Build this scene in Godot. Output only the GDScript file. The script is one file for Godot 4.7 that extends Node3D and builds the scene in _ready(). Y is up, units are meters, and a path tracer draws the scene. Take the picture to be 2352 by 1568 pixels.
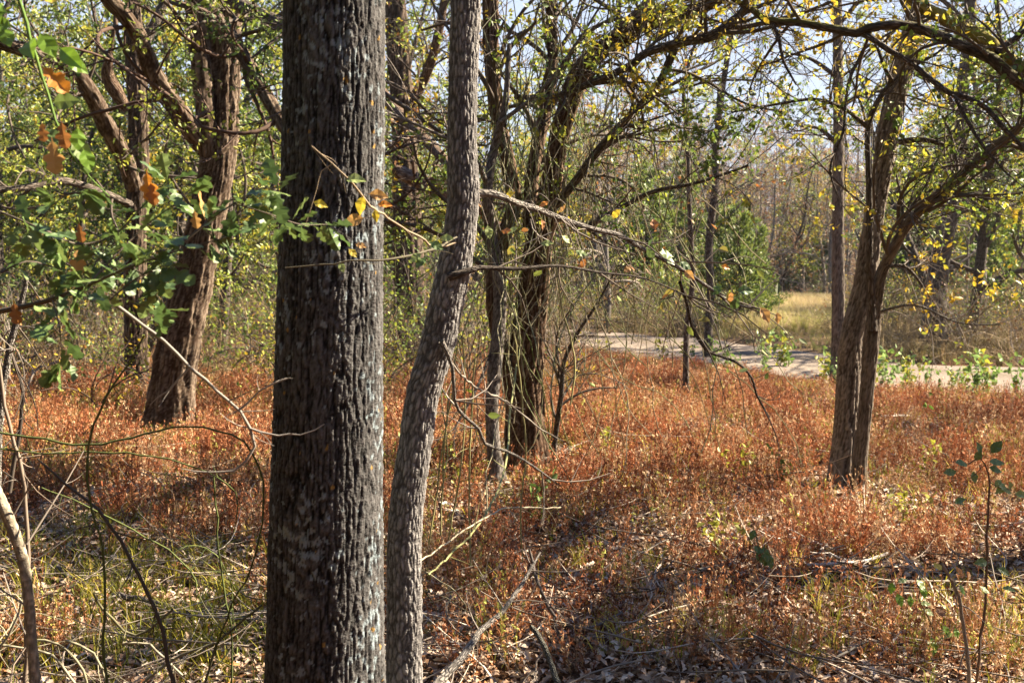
extends Node3D

const PW := 2352.0
const PH := 1568.0
const FOC := 2352.0 * 35.0 / 36.0
const EYE := Vector3(0, 1.6, 0)
const PITCH := -0.0716
var rng := RandomNumberGenerator.new()
var soft := FastNoiseLite.new()      # smooth noise, one unit per metre
var cells := FastNoiseLite.new()     # cellular noise: bark plates
var used := {}
var labelled := []
var M := {}
var steady := false    # whether each thing starts its own run of random numbers


class Geo:
	var v := PackedVector3Array()
	var n := PackedVector3Array()
	var t := PackedVector2Array()
	var c := PackedColorArray()
	var i := PackedInt32Array()

	func mesh() -> ArrayMesh:
		var m := ArrayMesh.new()
		if v.is_empty():
			return m
		var a := []
		a.resize(Mesh.ARRAY_MAX)
		a[Mesh.ARRAY_VERTEX] = v
		a[Mesh.ARRAY_NORMAL] = n
		a[Mesh.ARRAY_TEX_UV] = t
		a[Mesh.ARRAY_COLOR] = c
		a[Mesh.ARRAY_INDEX] = i
		m.add_surface_from_arrays(Mesh.PRIMITIVE_TRIANGLES, a)
		return m

	func put(p: Vector3, nn: Vector3, uv: Vector2, col: Color) -> void:
		v.append(p)
		n.append(nn)
		t.append(uv)
		c.append(col)

	func tri(a: Vector3, b: Vector3, d: Vector3, col: Color) -> void:
		var k := v.size()
		var nn := (b - a).cross(d - a).normalized()
		put(a, nn, Vector2.ZERO, col)
		put(b, nn, Vector2(1, 0), col)
		put(d, nn, Vector2(1, 1), col)
		i.append(k)
		i.append(k + 2)
		i.append(k + 1)

	# a leaf of two faces folded along the midrib
	func leaf(base: Vector3, along: Vector3, across: Vector3, fold: Vector3, col: Color) -> void:
		var nn := across.cross(along)
		nn = nn.normalized() if nn.length_squared() > 1e-14 else Vector3.UP
		var k := v.size()
		var m := base + along * 0.5 - fold * 0.4
		for e in [-1.0, 1.0]:
			var tilt: Vector3 = (nn - across.normalized() * e * 0.25).normalized()
			put(base, tilt, Vector2(0.5, 0), col)
			put(base + along * 0.30 + across * 0.42 * e + fold, tilt, Vector2(0.5 + 0.4 * e, 0.3), col)
			put(base + along * 0.68 + across * 0.40 * e + fold * 0.6, tilt, Vector2(0.5 + 0.4 * e, 0.7), col)
			put(base + along - fold * 0.8, tilt, Vector2(0.5, 1), col)
			put(m, tilt, Vector2(0.5, 0.5), col)
		# both halves lie fold-deep on either side of the midrib
		i.append_array(PackedInt32Array([k, k + 1, k + 4, k + 1, k + 2, k + 4, k + 2, k + 3, k + 4, k + 5, k + 9, k + 6, k + 6, k + 9, k + 7, k + 7, k + 9, k + 8]))


class Tips:
	var p := PackedVector3Array()
	var d := PackedVector3Array()


func R(a: float, b: float) -> float:
	return rng.randf_range(a, b)


func RV() -> Vector3:
	return Vector3(rng.randfn(), rng.randfn(), rng.randfn()).normalized()


# ---- where things stand: distances in metres from pictures taken of the place
func ray(x: float, y: float) -> Vector3:
	return Vector3((x - PW / 2) / FOC, -(y - PH / 2) / FOC, -1).rotated(Vector3.RIGHT, PITCH)


func spot(x: float, y: float, d: float) -> Vector3:
	var r := ray(x, y)
	return EYE + r * (d / -r.z)


func height(x: float, z: float) -> float:
	var d := Vector2(x, z).length()
	return 0.05 * soft.get_noise_2d(x * 40.0, z * 40.0) * smoothstep(2.0, 6.0, d) + 0.35 * soft.get_noise_2d(x * 5.0 + 90.0, z * 5.0) * smoothstep(16.0, 40.0, d) + 5.0 * smoothstep(45.0, 130.0, d) + 14.0 * smoothstep(130.0, 320.0, d)


func ground(x: float, y: float) -> Vector3:
	var r := ray(x, y)
	var p := EYE
	for k in 4:
		p = EYE + r * ((EYE.y - height(p.x, p.z)) / -r.y)
	return Vector3(p.x, height(p.x, p.z), p.z)


func on(x: float, z: float) -> Vector3:
	return Vector3(x, height(x, z), z)


func bearing(p: Vector3) -> float:
	return PW / 2 + FOC * p.x / maxf(-p.z, 0.5)


# ---- naming
func numbered(called: String) -> String:
	var k: int = used.get(called, 0)
	used[called] = k + 1
	return called if k == 0 else "%s_%03d" % [called, k]


func tag(o: Node3D, label: String, category: String, group := "") -> Node3D:
	o.set_meta("label", label)
	o.set_meta("category", category)
	if group:
		o.set_meta("group", group)
	labelled.append(o)
	return o


func thing(called: String, label: String, category: String, at := Vector3.ZERO, group := "") -> Node3D:
	var o := Node3D.new()
	o.name = numbered(called)
	add_child(o)
	o.position = at
	if steady:
		rng.seed = hash(label)
	tag(o, label, category, group)
	return o


func part(called: String, m: Mesh, mat: Material, parent: Node, kind := "") -> MeshInstance3D:
	var o := MeshInstance3D.new()
	o.name = called if parent != self else numbered(called)
	o.mesh = m
	o.material_override = mat
	parent.add_child(o, true)
	if kind:
		o.set_meta("kind", kind)
	return o


func shift(g: Geo, by: Vector3) -> Geo:
	for k in g.v.size():
		g.v[k] -= by
	return g


# ---- shapes
func dens(p: Array, r: Array, step: float) -> Array:
	var op := PackedVector3Array()
	var orr := PackedFloat32Array()
	for k in p.size() - 1:
		var a: Vector3 = p[maxi(k - 1, 0)]
		var b: Vector3 = p[k]
		var c: Vector3 = p[k + 1]
		var e: Vector3 = p[mini(k + 2, p.size() - 1)]
		var m := maxi(1, int(ceil(b.distance_to(c) / step)))
		for j in m:
			var w := float(j) / m
			op.append(b.cubic_interpolate(c, a, e, w))
			orr.append(lerpf(r[k], r[k + 1], w))
	op.append(p[-1])
	orr.append(r[-1])
	return [op, orr]


func tube(g: Geo, p: PackedVector3Array, r: PackedFloat32Array, sides: int, col: Color) -> void:
	var m := p.size()
	if m < 2:
		return
	var u := (p[1] - p[0]).normalized()
	var w := u.cross(Vector3(0.3, 0.2, 0.93)).normalized()
	var along := 0.0
	var first := g.v.size()
	var rep := maxf(1.0, roundf(r[0] * TAU / 0.22))
	var vs := rep / maxf(r[0] * TAU, 0.03) * 0.5
	for k in m:
		var dir := (p[mini(k + 1, m - 1)] - p[maxi(k - 1, 0)]).normalized()
		w = (w - dir * w.dot(dir)).normalized()
		var x := dir.cross(w)
		if k > 0:
			along += p[k].distance_to(p[k - 1])
		for s in sides + 1:
			var a := TAU * s / sides
			var nn := w * cos(a) + x * sin(a)
			g.put(p[k] + nn * r[k], nn, Vector2(rep * s / sides, along * vs), col)
	for k in m - 1:
		for s in sides:
			var q := first + k * (sides + 1) + s
			var b := q + sides + 1
			g.i.append_array(PackedInt32Array([q, b + 1, q + 1, q, b, b + 1]))


func line(g: Geo, p: Array, r0: float, r1: float, step: float, sides: int, col := Color.WHITE) -> PackedVector3Array:
	var r := []
	for k in p.size():
		r.append(lerpf(r0, r1, float(k) / (p.size() - 1)))
	var d := dens(p, r, step)
	tube(g, d[0], d[1], sides, col)
	return d[0]


# a branch that wanders, forks and ends in twigs
func grow(g: Geo, tips: Tips, at: Vector3, dir: Vector3, length: float, r: float, level: int, o: Dictionary) -> void:
	var m := clampi(int(length / 0.09), 4, 14)
	if r < 0.008:
		m = clampi(int(length / 0.09), 3, 6)
	var p := PackedVector3Array([at])
	var rr := PackedFloat32Array([r])
	var turn: Vector3 = RV() * o.gnarl
	for k in m:
		turn = (turn + RV() * o.gnarl * 0.7) * 0.8
		dir = (dir + turn + Vector3.UP * o.up).normalized()
		p.append(p[-1] + dir * length / m)
		rr.append(r * lerpf(1.0, 0.42 if level > 0 else 0.25, float(k + 1) / m))
	tube(g, p, rr, 8 if r > 0.03 else 5 if r > 0.01 else 3, o.col)
	if level <= 0:
		for k in range(1, m + 1):
			tips.p.append(p[k])
			tips.d.append((p[k] - p[k - 1]).normalized())
		return
	var kids: int = o.kids
	for k in kids:
		var s := lerpf(0.22, 1.0, (k + R(0.2, 0.8)) / kids)
		var f := s * m
		var j := mini(int(f), m - 1)
		var q := p[j].lerp(p[j + 1], f - j)
		var d := (p[j + 1] - p[j]).normalized()
		var side := d.cross(RV()).normalized()
		var a := R(0.5, 1.15)
		grow(g, tips, q, d * cos(a) + side * sin(a), length * R(0.34, 0.62) * (1.15 - 0.45 * s), rr[j] * R(0.45, 0.65), level - 1, o)


func leaves(tips: Tips, share: float, many: int, size: float, tones: Array, g := Geo.new()) -> Geo:
	for k in tips.p.size():
		if rng.randf() > share:
			continue
		var p := tips.p[k]
		var here := clampf(soft.get_noise_3d(p.x * 60.0, p.y * 60.0, p.z * 60.0) * 0.9 + 0.5, 0.0, 0.999)
		for j in many:
			var tone: Color = tones[int(clampf(here + R(-0.3, 0.3), 0.0, 0.999) * tones.size())]
			tone = tone * R(0.75, 1.25)
			tone.a = 1.0
			var d := (tips.d[k] * 0.5 + RV() - Vector3.UP * 0.25).normalized()
			var s := size * R(0.6, 1.25)
			var x := d.cross(RV()).normalized()
			g.leaf(p + RV() * size * 0.5, d * s, x * s * R(0.45, 0.7), d.cross(x) * s * R(-0.12, 0.12), tone)
	return g


# a thick stem whose bark is real relief: ridges, plates or strips
func bark(p: Array, r: Array, sides: int, step: float, y0: float, y1: float, style: Dictionary) -> Geo:
	var g := Geo.new()
	var d := dens(p, r, step)
	var dp: PackedVector3Array = d[0]
	var dr: PackedFloat32Array = d[1]
	var rows := []
	var last := -99.0
	var along := 0.0
	for k in dp.size():
		if k > 0:
			along += dp[k].distance_to(dp[k - 1])
		var need := step * 0.9 if dp[k].y > y0 and dp[k].y < y1 else step * 7.0
		if along - last >= need or k == dp.size() - 1:
			rows.append([k, along])
			last = along
	var w := Vector3(1, 0, 0)
	var rm: float = style.r
	var fx: float = style.fx
	var fy: float = style.fy
	var flute: float = style.get("flute", 0.0)
	var seed_off: float = style.get("off", 0.0)
	var base_y: float = dp[0].y
	var lo: Color = style.lo
	var hi: Color = style.hi
	var ridged: float = style.get("ridged", 0.0)
	var li: float = style.get("lichen", 0.0)
	for row in rows:
		var k: int = row[0]
		var s: float = row[1] + seed_off
		var dir := (dp[mini(k + 2, dp.size() - 1)] - dp[maxi(k - 2, 0)]).normalized()
		w = (w - dir * w.dot(dir)).normalized()
		var x := dir.cross(w)
		var fl: float = exp(-(dp[k].y - base_y) / style.get("flare_h", 0.18)) * style.get("flare", 0.25)
		for j in sides + 1:
			var a := TAU * (j % sides) / sides
			var ca := cos(a)
			var sa := sin(a)
			var q := Vector3(ca * rm, s, sa * rm)
			var wob := soft.get_noise_3d(q.x * 700.0, q.y * 260.0, q.z * 700.0)
			var wob2 := soft.get_noise_3d(q.x * 700.0 + 300.0, q.y * 260.0, q.z * 700.0)
			var c1 := cells.get_noise_3d((q.x + wob * style.warp) * fx, (q.y + wob2 * style.warp) * fy, (q.z + wob2 * style.warp) * fx) + 1.0
			var h := smoothstep(0.02, style.get("wide", 0.5), c1)
			if ridged > 0.0:
				var n1 := absf(soft.get_noise_3d((q.x + wob * 0.006) * ridged, q.y * ridged * style.get("run", 0.11) + wob2 * 30.0, (q.z + wob2 * 0.006) * ridged))
				h = smoothstep(0.02, 0.28, n1) * (1.0 - style.get("crack", 0.28) * (1.0 - h))
			var fine := soft.get_noise_3d(q.x * 8000.0, q.y * 2600.0, q.z * 8000.0)
			var rough := soft.get_noise_3d(q.x * 21000.0, q.y * 9000.0, q.z * 21000.0)
			var big := soft.get_noise_3d(ca * 110.0 * style.get("lobes", 1.0), s * 18.0, sa * 110.0 * style.get("lobes", 1.0))
			var rad: float = dr[k] * (1.0 + flute * big + fl * (1.0 + 0.5 * cos(a * style.get("roots", 3.0) + seed_off)) + 0.03 * soft.get_noise_3d(ca * 40.0, s * 90.0, sa * 40.0))
			rad += style.deep * (h - 0.8 + fine * 0.35 * h + rough * 0.16)
			var nn := w * ca + x * sa
			var col := lo.lerp(hi, clampf(h * 0.75 + fine * 0.45 + rough * 0.4 + wob * 0.15, 0.0, 1.0))
			if li > 0.0:
				var l := soft.get_noise_3d(q.x * 3000.0 + 50.0, q.y * 2600.0, q.z * 3000.0) + 0.55 * soft.get_noise_3d(q.x * 500.0, q.y * 300.0 + 70.0, q.z * 500.0) + 0.3 * rough
				var la := smoothstep(0.60 - li, 0.74 - li, l) * smoothstep(0.0, 0.3, h + rough * 0.3)
				col = col.lerp(style.get("lichen_col", Color(0.20, 0.245, 0.27)), la * 0.75)
				var yl := soft.get_noise_3d(q.x * 2400.0 + 9.0, q.y * 2000.0, q.z * 2400.0 + 31.0)
				if yl > 0.86 and h > 0.4:
					col = col.lerp(Color(0.32, 0.19, 0.04), 0.7)
			if style.has("moss"):
				var mo := clampf(nn.y * 1.2 + 0.3 + 1.2 * soft.get_noise_3d(q.x * 90.0, q.y * 60.0, q.z * 90.0), 0.0, 1.0)
				col = col.lerp(style.moss, mo * 0.8)
			g.put(dp[k] + nn * rad, nn, Vector2(float(j) / sides * 3.0, s * 2.0), col)
	var wd := sides + 1
	var nr := rows.size()
	for k in nr:
		for j in sides:
			var e := g.v[k * wd + (j + 1) % sides] - g.v[k * wd + (j + sides - 1) % sides]
			var f := g.v[mini(k + 1, nr - 1) * wd + j] - g.v[maxi(k - 1, 0) * wd + j]
			g.n[k * wd + j] = e.cross(f).normalized()
		g.n[k * wd + sides] = g.n[k * wd]
	for k in nr - 1:
		for j in sides:
			var q := k * wd + j
			g.i.append_array(PackedInt32Array([q, q + wd + 1, q + 1, q, q + wd, q + wd + 1]))
	return g


# rows of [x, y, width, distance] -> [points, radii]
func stem(rows: Array) -> Array:
	var p := []
	var r := []
	for a in rows:
		p.append(spot(a[0], a[1], a[3]))
		r.append(a[2] * 0.5 / FOC * a[3])
	return [p, r]


func multi(called: String, m: Mesh, mat: Material, where: Array, cols: PackedColorArray, parent: Node = self) -> MultiMeshInstance3D:
	var mm := MultiMesh.new()
	mm.transform_format = MultiMesh.TRANSFORM_3D
	mm.use_colors = true
	mm.mesh = m
	mm.instance_count = where.size()
	var b := PackedFloat32Array()
	b.resize(where.size() * 16)
	for k in where.size():
		var t: Transform3D = where[k]
		var c := cols[k]
		var q := k * 16
		b[q] = t.basis.x.x
		b[q + 1] = t.basis.y.x
		b[q + 2] = t.basis.z.x
		b[q + 3] = t.origin.x
		b[q + 4] = t.basis.x.y
		b[q + 5] = t.basis.y.y
		b[q + 6] = t.basis.z.y
		b[q + 7] = t.origin.y
		b[q + 8] = t.basis.x.z
		b[q + 9] = t.basis.y.z
		b[q + 10] = t.basis.z.z
		b[q + 11] = t.origin.z
		b[q + 12] = c.r
		b[q + 13] = c.g
		b[q + 14] = c.b
		b[q + 15] = 1.0
	mm.buffer = b
	var o := MultiMeshInstance3D.new()
	o.name = called if parent != self else numbered(called)
	o.multimesh = mm
	o.material_override = mat
	parent.add_child(o, true)
	o.set_meta("kind", "stuff")
	return o


func turned(at: Vector3, s: float, tilt := 0.15) -> Transform3D:
	var b := Basis(Vector3.UP, R(0, TAU))
	b = Basis(Vector3(1, 0, 0).rotated(Vector3.UP, R(0, TAU)), rng.randfn() * tilt) * b
	return Transform3D(b.scaled(Vector3.ONE * s), at)


func lin(r: float, g: float, b: float) -> Color:
	return Color(r, g, b)


# ---- materials
func bark_texture(sd: int, fx: float, fy: float, lo: Color, hi: Color) -> Array:
	var w := 256
	var h := 512
	var a := PackedByteArray()
	var b := PackedByteArray()
	a.resize(w * h * 3)
	b.resize(w * h)
	var k := 0
	for y in h:
		var yy := TAU * y / h
		var cy := cos(yy)
		var sy := sin(yy)
		for x in w:
			var xx := TAU * x / w
			# noise on a tube closed both ways, so that the picture tiles
			var rr := 1.0 + 0.35 * cos(yy)
			var c := cells.get_noise_3d(cos(xx) * fx * rr + sd * 31.0, sin(xx) * fx * rr, sy * fy + cy * 0.3) + 1.0
			var f := soft.get_noise_3d(cos(xx) * 140.0 * rr, sin(xx) * 140.0 * rr + sd * 77.0, sy * 60.0)
			var v := clampf(smoothstep(0.02, 0.5, c) * 0.8 + f * 0.45 + 0.1, 0.0, 1.0)
			var col := lo.lerp(hi, v).linear_to_srgb()
			a[k * 3] = int(col.r * 255.0)
			a[k * 3 + 1] = int(col.g * 255.0)
			a[k * 3 + 2] = int(col.b * 255.0)
			b[k] = int(v * 255.0)
			k += 1
	return [ImageTexture.create_from_image(Image.create_from_data(w, h, false, Image.FORMAT_RGB8, a)), ImageTexture.create_from_image(Image.create_from_data(w, h, false, Image.FORMAT_L8, b))]


func bark_material(called: String, sd: int, fx: float, fy: float, lo: Color, hi: Color, deep: float) -> StandardMaterial3D:
	var t := bark_texture(sd, fx, fy, lo, hi)
	var m := StandardMaterial3D.new()
	m.resource_name = called
	m.albedo_texture = t[0]
	m.heightmap_enabled = true
	m.heightmap_texture = t[1]
	m.heightmap_scale = deep
	m.roughness = 0.92
	m.metallic_specular = 0.3
	m.vertex_color_use_as_albedo = true
	return m


func tinted(called: String, rough: float, back := 0.0, spec := 0.4) -> StandardMaterial3D:
	var m := StandardMaterial3D.new()
	m.resource_name = called
	m.vertex_color_use_as_albedo = true
	m.roughness = rough
	m.metallic_specular = spec
	m.cull_mode = BaseMaterial3D.CULL_DISABLED
	if back > 0.0:
		m.backlight_enabled = true
		m.backlight = Color(back, back, back).linear_to_srgb()
	return m


func grain(m: StandardMaterial3D, scale: float, deep: float, sd: int) -> StandardMaterial3D:
	var t := NoiseTexture2D.new()
	t.width = 256
	t.height = 256
	t.seamless = true
	var f := FastNoiseLite.new()
	f.seed = sd
	f.frequency = 0.03
	f.fractal_octaves = 4
	t.noise = f
	m.heightmap_enabled = true
	m.heightmap_texture = t
	m.heightmap_scale = deep
	m.uv1_triplanar = true
	m.uv1_scale = Vector3.ONE * scale
	return m


func _ready() -> void:
	rng.seed = 4711
	# camera
	var cam := Camera3D.new()
	cam.name = "camera"
	add_child(cam)
	cam.position = EYE
	cam.rotation.x = PITCH
	var lens := CameraAttributesPhysical.new()
	lens.frustum_focal_length = 35.0
	lens.frustum_focus_distance = 4.0
	lens.exposure_aperture = 6.3
	lens.frustum_near = 0.05
	lens.frustum_far = 900.0
	cam.attributes = lens
	cam.fov = rad_to_deg(2.0 * atan(12.0 / 35.0))
	cam.near = 0.05
	cam.far = 900.0
	# sky, air and exposure
	var env := Environment.new()
	env.background_mode = Environment.BG_SKY
	var sky := Sky.new()
	var sm := ProceduralSkyMaterial.new()
	sm.sky_top_color = Color(0.30, 0.50, 0.86)
	sm.sky_horizon_color = Color(0.92, 0.96, 1.0)
	sm.sky_curve = 0.5
	sm.ground_bottom_color = Color(0.16, 0.12, 0.09)
	sm.ground_horizon_color = Color(0.45, 0.42, 0.38)
	sm.sky_energy_multiplier = 0.50
	sky.sky_material = sm
	env.sky = sky
	env.tonemap_mode = Environment.TONE_MAPPER_LINEAR
	env.tonemap_exposure = 5.9
	env.sdfgi_enabled = true
	env.ssao_enabled = true
	env.ssil_enabled = true
	env.fog_enabled = true
	env.fog_density = 0.0002
	env.fog_light_color = Color(0.80, 0.87, 0.97)
	var we := WorldEnvironment.new()
	we.name = "world_environment"
	we.environment = env
	add_child(we)
	# low autumn sun from the right, beyond the scene
	var sun := DirectionalLight3D.new()
	sun.name = "sun"
	sun.light_energy = 1.6
	sun.light_color = Color(1.0, 0.93, 0.82)
	sun.light_angular_distance = 0.5
	sun.shadow_enabled = true
	add_child(sun)
	var el := deg_to_rad(38.0)
	var az := deg_to_rad(71.0)
	sun.look_at_from_position(Vector3(sin(az) * cos(el), sin(el), -cos(az) * cos(el)) * 50.0, Vector3.ZERO)

	soft.seed = 11
	soft.frequency = 0.01
	soft.noise_type = FastNoiseLite.TYPE_SIMPLEX_SMOOTH
	soft.fractal_type = FastNoiseLite.FRACTAL_NONE
	cells.seed = 5
	cells.frequency = 1.0
	cells.noise_type = FastNoiseLite.TYPE_CELLULAR
	cells.cellular_return_type = FastNoiseLite.RETURN_DISTANCE2_SUB
	cells.fractal_type = FastNoiseLite.FRACTAL_NONE
	make_materials()
	make_ground()
	make_near_trees()
	steady = false
	rng.seed = 202
	make_woods()
	rng.seed = 303
	make_undergrowth()
	steady = true
	make_foreground()
	single_out()


func make_materials() -> void:
	M.relief = grain(tinted("weathered bark", 0.93, 0.0, 0.25), 14.0, 0.25, 3)
	M.oak = bark_material("oak bark", 1, 2.2, 1.2, lin(0.045, 0.035, 0.028), lin(0.17, 0.145, 0.125), 1.2)
	M.cedar = bark_material("cedar bark", 2, 2.6, 0.35, lin(0.05, 0.028, 0.018), lin(0.21, 0.15, 0.105), 1.4)
	M.grey = bark_material("grey bark", 3, 1.6, 1.6, lin(0.07, 0.062, 0.055), lin(0.24, 0.22, 0.20), 0.7)
	M.twig = tinted("twig bark", 0.85, 0.0, 0.3)
	M.leaf = tinted("leaves", 0.5, 0.75, 0.45)
	M.dry = tinted("dry plants", 0.85, 0.35, 0.25)
	M.grass = tinted("grass blades", 0.7, 0.5, 0.3)
	M.litter = tinted("fallen leaves", 0.75, 0.2, 0.3)
	var soil := StandardMaterial3D.new()
	soil.resource_name = "leaf mould"
	soil.vertex_color_use_as_albedo = true
	soil.roughness = 0.95
	soil.metallic_specular = 0.2
	var n := FastNoiseLite.new()
	n.seed = 21
	n.frequency = 0.035
	n.fractal_octaves = 5
	var t := NoiseTexture2D.new()
	t.width = 512
	t.height = 512
	t.seamless = true
	t.noise = n
	var g := Gradient.new()
	g.set_color(0, lin(0.35, 0.28, 0.22))
	g.set_color(1, lin(1.0, 0.95, 0.88))
	t.color_ramp = g
	soil.albedo_texture = t
	soil.uv1_triplanar = true
	soil.uv1_world_triplanar = true
	soil.uv1_scale = Vector3.ONE * 1.7
	M.soil = grain(soil, 1.7, 3.0, 8)
	var sand: StandardMaterial3D = soil.duplicate()
	sand.resource_name = "sandy track"
	sand.heightmap_scale = 1.2
	sand.uv1_scale = Vector3.ONE * 0.9
	var t2 := t.duplicate()
	var g2 := Gradient.new()
	g2.set_color(0, lin(0.80, 0.76, 0.72))
	g2.set_color(1, lin(1.0, 0.98, 0.96))
	t2.color_ramp = g2
	sand.albedo_texture = t2
	M.sand = sand


# centre line of the track, from beyond the right edge of the view to deep in the woods on the left
var TRACK := PackedVector3Array()


func track_gap(x: float, z: float) -> float:
	var best := 1e9
	for k in TRACK.size() - 1:
		var a := Vector2(TRACK[k].x, TRACK[k].z)
		var b := Vector2(TRACK[k + 1].x, TRACK[k + 1].z)
		best = minf(best, Geometry2D.get_closest_point_to_segment(Vector2(x, z), a, b).distance_to(Vector2(x, z)))
	return best


func make_ground() -> void:
	var ctrl := [Vector3(24, 0, -12.6), Vector3(16, 0, -13.2), Vector3(7.6, 0, -14.5), Vector3(5.7, 0, -15.7), Vector3(4.4, 0, -18.2), Vector3(2.6, 0, -22.0), Vector3(-1.2, 0, -28.5), Vector3(-7, 0, -36), Vector3(-16, 0, -44)]
	var rr := []
	for c in ctrl:
		rr.append(1.0)
	TRACK = dens(ctrl, rr, 0.8)[0]
	var g := Geo.new()
	var n := 110
	var xs := []
	for k in range(-n, n + 1):
		var u := float(k) / n
		xs.append(signf(u) * (absf(u) * 12.0 + pow(absf(u), 4.0) * 400.0))
	var w := xs.size()
	for zi in w:
		for xi in w:
			var x: float = xs[xi]
			var z: float = xs[zi] - 8.0
			var y := height(x, z)
			var red := clampf(soft.get_noise_2d(x * 30.0, z * 30.0) + 0.5, 0.0, 1.0)
			var col := lin(0.16, 0.105, 0.065).lerp(lin(0.20, 0.10, 0.055), red)
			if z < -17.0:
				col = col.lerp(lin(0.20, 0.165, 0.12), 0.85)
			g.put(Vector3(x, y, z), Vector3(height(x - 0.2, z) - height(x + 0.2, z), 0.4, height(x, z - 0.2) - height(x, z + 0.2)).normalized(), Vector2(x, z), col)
	for zi in w - 1:
		for xi in w - 1:
			var q := zi * w + xi
			g.i.append_array(PackedInt32Array([q, q + 1, q + w + 1, q, q + w + 1, q + w]))
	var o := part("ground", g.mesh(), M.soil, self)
	o.set_meta("kind", "structure")
	o.set_meta("label", "brown leaf strewn woodland floor under the red undergrowth")
	# the sandy track, rutted and a little raised over the leaf mould
	g = Geo.new()
	var m := 14
	for k in TRACK.size():
		var d := (TRACK[mini(k + 1, TRACK.size() - 1)] - TRACK[maxi(k - 1, 0)]).normalized()
		var side := Vector3(-d.z, 0, d.x)
		for j in m + 1:
			var s := (float(j) / m - 0.5) * 2.0
			var edge := 1.75 + 0.25 * soft.get_noise_2d(k * 22.0, 40.0 * signf(s))
			var p := TRACK[k] + side * s * edge
			var rut := -0.035 * (exp(-pow((absf(s) - 0.52) / 0.14, 2.0)))
			p.y = height(p.x, p.z) + 0.055 * (1.0 - pow(absf(s), 4.0)) + rut - 0.02 * float(j == 0 or j == m) + 0.006
			var mid := exp(-pow(s / 0.2, 2.0))
			g.put(p, Vector3.UP, Vector2(p.x, p.z), lin(0.215, 0.19, 0.165).lerp(lin(0.14, 0.12, 0.095), mid * 0.8))
	for k in TRACK.size() - 1:
		for j in m:
			var q := k * (m + 1) + j
			g.i.append_array(PackedInt32Array([q, q + m + 2, q + 1, q, q + m + 1, q + m + 2]))
	o = part("dirt_road", g.mesh(), M.sand, self)
	o.set_meta("kind", "structure")
	o.set_meta("label", "pale sandy track winding from right into the woods")


const GREENS := [Color(0.06, 0.10, 0.022), Color(0.10, 0.15, 0.03), Color(0.15, 0.21, 0.038), Color(0.23, 0.28, 0.045), Color(0.33, 0.33, 0.045)]
const YELLOWS := [Color(0.10, 0.16, 0.03), Color(0.19, 0.25, 0.04), Color(0.30, 0.33, 0.045), Color(0.42, 0.39, 0.045), Color(0.50, 0.36, 0.04)]
const RUSTS := [Color(0.10, 0.05, 0.025), Color(0.20, 0.085, 0.03), Color(0.30, 0.12, 0.035), Color(0.34, 0.19, 0.06), Color(0.24, 0.20, 0.05)]
const MIXED := [Color(0.09, 0.12, 0.025), Color(0.17, 0.18, 0.03), Color(0.33, 0.27, 0.03), Color(0.30, 0.15, 0.035), Color(0.16, 0.075, 0.03)]


# a limb along measured points, with twigs of its own; returns its parts' tips in tips
func limb(o: Node3D, called: String, rows: Array, mat: Material, tips: Tips, many: int, tw: Dictionary, hero = null) -> void:
	var s := stem(rows)
	var d := dens(s[0], s[1], 0.07)
	var g := Geo.new()
	if hero == null:
		tube(g, d[0], d[1], 12, Color.WHITE)
		part(called, shift(g, o.position).mesh(), mat, o)
	else:
		part(called, shift(bark(s[0], s[1], hero.sides, hero.step, -9, 99, hero), o.position).mesh(), M.relief, o)
	if many <= 0:
		return
	var b := Geo.new()
	var p: PackedVector3Array = d[0]
	var r: PackedFloat32Array = d[1]
	for k in many:
		var f := R(tw.get("from", 0.15), 1.0)
		if k == 0:
			f = 1.0
		var j := mini(int(f * (p.size() - 1)), p.size() - 2)
		var dir := (p[j + 1] - p[j]).normalized()
		var side := dir.cross(RV()).normalized()
		var a := R(0.4, 1.2) if k > 0 else 0.1
		grow(b, tips, p[j], dir * cos(a) + side * sin(a), R(tw.len * 0.45, tw.len), minf(maxf(r[j] * R(0.35, 0.6), 0.004), tw.get("rmax", 0.03)), tw.get("level", 2), tw)
	part(called + "_twigs", shift(b, o.position).mesh(), M.twig, o, "stuff")


func crown(o: Node3D, tips: Tips, share: float, many: int, size: float, tones: Array) -> void:
	var g := leaves(tips, share, many, size, tones)
	if g.v.size():
		part("crown", shift(g, o.position).mesh(), M.leaf, o)


const TWIG := Color(0.085, 0.068, 0.055)
const TWIG_PALE := Color(0.20, 0.175, 0.15)
const TWIG_RED := Color(0.075, 0.05, 0.038)


func tw(length: float, level: int, col: Color, more := {}) -> Dictionary:
	var o := {"len": length, "level": level, "gnarl": 0.22, "up": 0.02, "kids": 5, "col": col}
	o.merge(more, true)
	return o


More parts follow.
